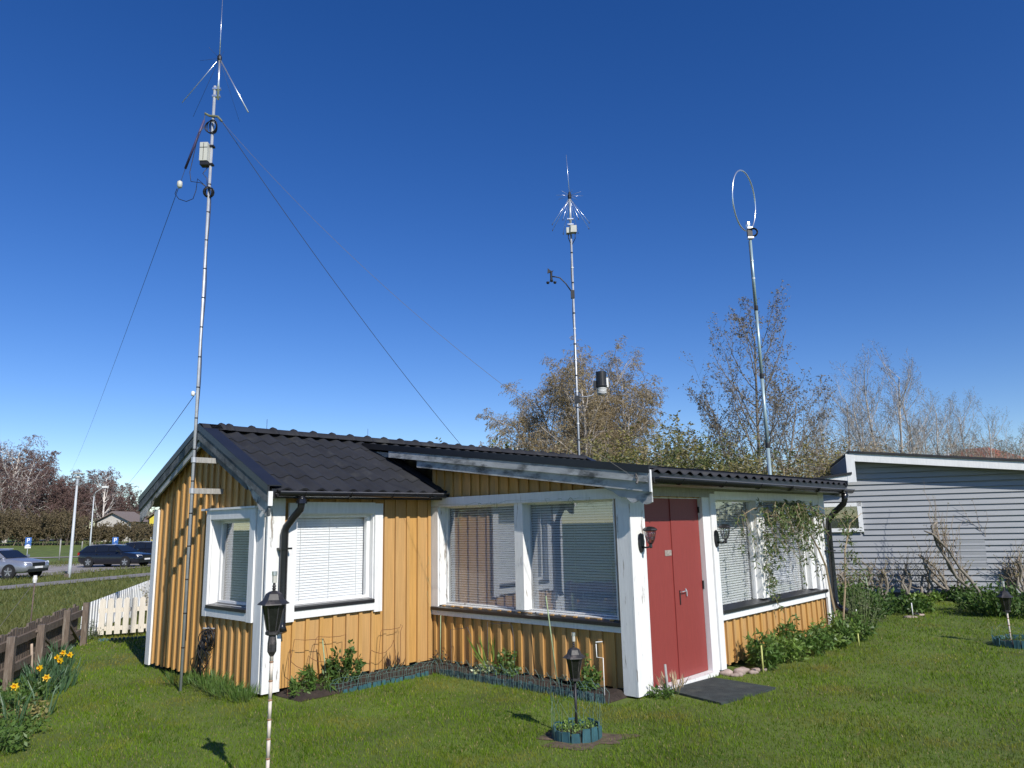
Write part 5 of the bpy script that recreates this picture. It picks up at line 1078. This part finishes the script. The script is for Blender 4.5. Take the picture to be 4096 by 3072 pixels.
MB().box((-2.5, -3, -.5), (3, 3, zt_-1.2)).build('wall', mat('far_brick', (.30, .12, .07), .8), hr); MB().prism([(-3, -3.4, zt_-1.3), (3.5, -3.4, zt_-1.3), (.25, -1.2, zt_)], [(-3, 3.4, zt_-1.3), (3.5, 3.4, zt_-1.3), (.25, 1.2, zt_)]).build('roof', mat('orange_tile', (.30, .10, .055), .8, .2, 3, bump=.2), hr)
def lamp_pole(name, base, ztop, r0, r1, label): o = empty(name, base, 0, label=label, cat='street lamp'); MB().tube([(0, 0, -.2), (0, 0, .6), (0, 0, ztop-base.z)], [r0, r0, r1], 10).build('pole', mat('pale_lamp_pole', (.50, .53, .55), .5, .1, 2), o, True); return o
lb = gp(276, 2312); zt = zv(312, 1915, lb); o = lamp_pole('street_lamp', lb, zt, .085, .05, 'slim grey park lamp post with flat round head beside the footpath'); h = zt-lb.z
MB().lathe([(.06, -.35), (.07, -.3), (.07, .0), (.05, .02)], 10, (0, 0, h)).build('collar', alu, o); MB().lathe([(.05, .02), (.14, .06), (.16, .12), (.10, .16)], 14, (0, 0, h)).build('light_bowl', whitep, o, True); MB().lathe([(.03, .15), (.03, .26)], 8, (0, 0, h)).build('stem', alu, o); MB().lathe([(.33, .25), (.34, .28), (.2, .32), (.02, .33)], 18, (0, 0, h)).build('hood', greyp, o)
MB().box((-.2, -.12, -.1), (.02, .12, .22)).build('base_box', brownw, o)
lb = yp(366, 2110, 84); lb.z = gz(lb.x, lb.y); zt = yp(378, 1985, 84).z; o = lamp_pole('street_lamp', lb, zt, .08, .05, 'distant street lamp with a curved arm before the far wood'); h = zt-lb.z
MB().tube([(0, 0, h), (.15, 0, h+.45), (.6, 0, h+.75), (1.0, 0, h+.95)], .045, 6).build('arm', MATS['pale_lamp_pole'], o, True); MB().box((.85, -.13, h+.9), (1.5, .13, h+1.1)).build('head', whitep, o)
lb = yp(3826, 2070, 62); lb.z = gz(lb.x, lb.y); zt = yp(3812, 1790, 62).z; o = lamp_pole('street_lamp', lb, zt, .08, .05, 'street lamp head showing between bare trees above the grey house roof'); MB().box((-.1, -.15, zt-lb.z), (.6, .15, zt-lb.z+.2)).build('head', whitep, o)
blue = mat('sign_blue', (.03, .13, .42), .45, .05, 5); signw = mat('sign_white', (.8, .8, .8), .5, .03, 5)
def park_sign(px, py, ptop, label):
    b0 = gp(px, py); zt = zv(px, ptop, b0); h = zt-b0.z; o = empty('parking_sign', b0, math.atan2(-b0.x, b0.y), label=label, cat='road sign', group='blue parking signs'); MB().tube([(0, 0, -.1), (0, 0, h-.02)], .03, 8).build('post', alu, o)
    w0 = .21; ph = .44
    MB().box((-w0, -.05, h-ph), (w0, -.034, h)).build('panel', blue, o); MB().box((-w0, -.05, h-.72), (w0, -.034, h-ph-.03)).build('sub_panel', blue, o)
    mb = MB(); mb.box((-.09, -.056, h-.38), (-.04, -.051, h-.06)); mb.box((-.04, -.056, h-.11), (.05, -.051, h-.06)); mb.box((-.04, -.056, h-.25), (.05, -.051, h-.20)); mb.box((.05, -.056, h-.24), (.10, -.051, h-.07)); mb.build('letter_p', signw, o)
    mb = MB(); mb.box((-.15, -.056, h-.66), (.15, -.051, h-.59)); mb.box((-.09, -.056, h-.587), (.09, -.051, h-.53)); mb.build('car_symbol', signw, o); return o
o = park_sign(455, 2243, 2149, 'blue parking sign with white P behind the dark estate car'); o2 = park_sign(105, 2250, 2150, 'blue parking sign with white P above the silver car'); MB().box((-.2, -.05, 0), (.2, -.034, .2)).build('text_panel', signw, o2).location = (0, 0, zv(105, 2188, o2.location)-o2.location.z-.1)
for px, pb, pt in ((236, 2245, 2160), (327, 2200, 2165), (367, 2190, 2170), (517, 2195, 2155), (601, 2190, 2148), (560, 2135, 2108)):
    b0 = gp(px, pb); stake('meadow_post', b0, Vector((b0.x, b0.y, zv(px, pt, b0))), .05, greyw, 'thin pale wooden post of the meadow wire fence', 'fence post')['group'] = 'posts across the meadow'
# ================================================================= cars
def car(base, rz, paint, label, Lc=4.85, Wc=.92, Hc=1.47, lift=0, seed=0):
    o = empty('parked_car', base, rz, label=label, cat='car'); hl = Lc/2; zb = .20+lift
    st = [(1.0, .52, .62, .62), (.985, .34, .74, .80), (.93, .26, .80, .92), (.80, .22, .86, .97), (.62, .20, .92, .985), (.45, .19, .97, 1.0), (.1, .19, .98, 1.0), (-.35, .19, 1.0, 1.0), (-.7, .20, 1.02, .99), (-.9, .24, 1.04, .95), (-.97, .32, 1.03, .88), (-1.0, .48, .95, .78)]
    mb = MB(); n = None
    for fx, z0, z1, ww in st:
        z0, z1, w0 = z0+lift, z1+lift, Wc*ww; h = z1-z0
        half = [(0, z0), (w0*.80, z0), (w0*.97, z0+h*.12), (w0, z0+h*.45), (w0*.985, z0+h*.72), (w0*.93, z1-.03), (w0*.72, z1), (0, z1+.02)]
        ring_ = half+[(-y, z) for y, z in half[-2:0:-1]]; n = len(ring_); mb.v += [(fx*hl, y, z) for y, z in ring_]
    for i in range(len(st)-1):
        for k in range(n): k2_ = (k+1) % n; mb.f.append((i*n+k, i*n+k2_, (i+1)*n+k2_, (i+1)*n+k))
    mb.f += [tuple(range(n)), tuple(range((len(st)-1)*n, len(st)*n))]; mb.build('body', paint, o, True)
    gs = [(.43, .97, .80, .98), (.30, 1.17, .74, .98), (.14, 1.36, .66, .98), (.02, 1.43, .64, .99), (-.25, 1.47, .63, 1.0), (-.6, 1.45, .62, 1.02), (-.80, 1.40, .61, 1.03), (-.90, 1.22, .66, 1.04), (-.96, 1.03, .74, 1.03)]; k_ = Hc/1.47
    mb = MB()
    for fx, zt, wt, zbelt in gs: 
        zt = (zt-1)*1+1; zt = zt*k_+lift*.6; zl_ = zbelt-.05+lift
        mb.v += [(fx*hl, -Wc*.90, zl_), (fx*hl, -Wc*(wt+.10 if zt > 1.15+lift else .88), (zt*.75+zl_*.25)), (fx*hl, -Wc*wt, zt), (fx*hl, 0, zt+.03), (fx*hl, Wc*wt, zt), (fx*hl, Wc*(wt+.10 if zt > 1.15+lift else .88), (zt*.75+zl_*.25)), (fx*hl, Wc*.90, zl_)]
    for i in range(len(gs)-1):
        for k in range(6): mb.f.append((i*7+k, i*7+k+1, (i+1)*7+k+1, (i+1)*7+k))
    mb.build('roof', paint, o, True)
    gl_ = mat('car_glass', (.012, .014, .018), .06, .05, 5, spec=.8)
    def sidewin(s, f0, f1, f2, f3):
        zt = 1.37*k_+lift*.6; z0 = 1.02+lift; y0, y1 = s*(Wc*.905), s*(Wc*.755)
        MB().prism([(f0*hl, y0, z0), (f1*hl, y0, z0), (f2*hl, y1, zt), (f3*hl, y1, zt)], [(f0*hl, y0*.98, z0), (f1*hl, y0*.98, z0), (f2*hl, y1*.98, zt), (f3*hl, y1*.98, zt)]).build('side_window', gl_, o)
    for s in (-1, 1): sidewin(s, .36, .02, .0, .16); sidewin(s, 0, -.38, -.38, -.02); sidewin(s, -.41, -.84, -.76, -.41)
    x0, x1 = .425*hl, .155*hl; MB().prism([(x0, -Wc*.76, .99+lift), (x0, Wc*.76, .99+lift), (x1, Wc*.62, 1.37*k_+lift*.6), (x1, -Wc*.62, 1.37*k_+lift*.6)], [(x0+.03, -Wc*.76, 1.01+lift), (x0+.03, Wc*.76, 1.01+lift), (x1+.03, Wc*.62, 1.39*k_+lift*.6), (x1+.03, -Wc*.62, 1.39*k_+lift*.6)]).build('windscreen', gl_, o)
    rr = .335+lift*.3; tyre = mat('tyre_rubber', (.015, .015, .016), .8); rim = mat('alloy_rim', (.5, .51, .53), .3, .1, 9, metal=.7)
    for fx in (.60, -.585):
        for s in (-1, 1):
            c = Vector((fx*hl, s*(Wc-.06), rr)); cir = lambda r_, y, n_=20: [(c.x+r_*math.cos(2*math.pi*k/n_), y, c.z+r_*math.sin(2*math.pi*k/n_)) for k in range(n_)]
            MB().prism(cir(rr+.055, s*(Wc-.02)), cir(rr+.055, s*(Wc+.004))).build('wheel_arch', mat('arch_black', (.012, .012, .012), .9), o)
            wh = MB().prism(cir(rr, s*(Wc-.18)), cir(rr, s*(Wc+.012))).build('wheel', tyre, o); MB().prism(cir(rr*.68, s*(Wc+.0125)), cir(rr*.66, s*(Wc+.018))).build('rim', mat('rim_dark', (.05, .05, .055), .4), wh)
            for k in range(5):
                t = 2*math.pi*k/5+.3; e = Vector((math.cos(t), 0, math.sin(t))); f = Vector((-math.sin(t), 0, math.cos(t)))*.035; y_ = Vector((0, s*.078+ (0.006*s), 0)); MB().prism([c+y_-f, c+y_+f, c+y_+f*.7+e*rr*.66, c+y_-f*.7+e*rr*.66], [c+y_*1.12-f, c+y_*1.12+f, c+y_*1.12+f*.7+e*rr*.66, c+y_*1.12-f*.7+e*rr*.66]).build('spoke', rim, wh)
    hl_m = mat('headlight', (.75, .77, .8), .1, .1, 20)
    for s in (-1, 1):
        MB().prism([(hl*.985, s*Wc*.50, .66+lift), (hl*.93, s*Wc*.86, .70+lift), (hl*.90, s*Wc*.89, .80+lift), (hl*.965, s*Wc*.52, .765+lift)], [(hl*.995, s*Wc*.50, .66+lift), (hl*.955, s*Wc*.885, .70+lift), (hl*.93, s*Wc*.91, .80+lift), (hl*.985, s*Wc*.52, .765+lift)]).build('headlight', hl_m, o)
        MB().prism([(.38*hl, s*Wc*.90, 1.0+lift), (.33*hl, s*Wc*.90, 1.0+lift), (.33*hl, s*Wc*.90, 1.10+lift), (.38*hl, s*Wc*.90, 1.10+lift)], [(.37*hl, s*Wc*1.11, 1.02+lift), (.33*hl, s*Wc*1.12, 1.02+lift), (.33*hl, s*Wc*1.12, 1.12+lift), (.37*hl, s*Wc*1.11, 1.12+lift)]).build('mirror', paint, o)
        for fx in (.06, -.33): MB().box((fx*hl-.09, s*Wc*.985, .84+lift), (fx*hl+.09, s*Wc*1.005, .87+lift)).build('door_handle', paint, o)
        MB().box((-.93*hl, s*Wc*.9, .80+lift), (-.99*hl, s*Wc*.72, .98+lift)).build('tail_light', mat('tail_red', (.35, .01, .01), .2), o)
    MB().box((hl*.985, -Wc*.45, .56+lift), (hl*1.006, Wc*.45, .74+lift)).build('grille', mat('grille_black', (.01, .01, .01), .4), o); MB().box((hl*.95, -Wc*.72, .28+lift), (hl*1.002, Wc*.72, .42+lift)).build('lower_intake', MATS['grille_black'], o); MB().box((hl*1.004, -.26, .45+lift), (hl*1.012, .26, .55+lift)).build('number_plate', signw, o)
    for s in (-1, 1): MB().tube([(.1*hl, s*Wc*.60, 1.46*k_+lift*.6), (-.7*hl, s*Wc*.58, 1.46*k_+lift*.6)], .02, 5).build('roof_rail', alu, o)
    return o
silver = mat('silver_car_paint', (.34, .36, .42), .28, .05, 3, metal=.55); navy = mat('dark_blue_car_paint', (.010, .013, .022), .16, .05, 3, spec=.7); blk = mat('black_car_paint', (.012, .012, .013), .14, .05, 3, spec=.7)
def cpos(px, py, hpx, Hreal):                         # distance from the known height of the car
    dep = Hreal*FPX/hpx; dd = ray(px, py); t = dep/dd.dot(CF); q = CAM+dd*t; return q
def cput(q, rz): c_, s_ = math.cos(rz), math.sin(rz); x_, y_ = q.x-(c_*1.46+s_*.86), q.y-(s_*1.46-c_*.86); return Vector((x_, y_, gz(x_, y_)+.05))
q = cpos(500, 2271, 88, 1.46); car(cput(q, R(-13)), R(-13), navy, 'dark blue estate car parked across the far lot')
q = cpos(34, 2313, 118, 1.54); car(cput(q, R(-10)), R(-10), silver, 'silver crossover estate car parked at the lot edge', Hc=1.5, lift=.06)
q = cpos(640, 2262, 84, 1.5); car(cput(q, R(-16)), R(-16), blk, 'black car parked beyond the estate car, half hidden by the cottage', Hc=1.52, lift=.05)
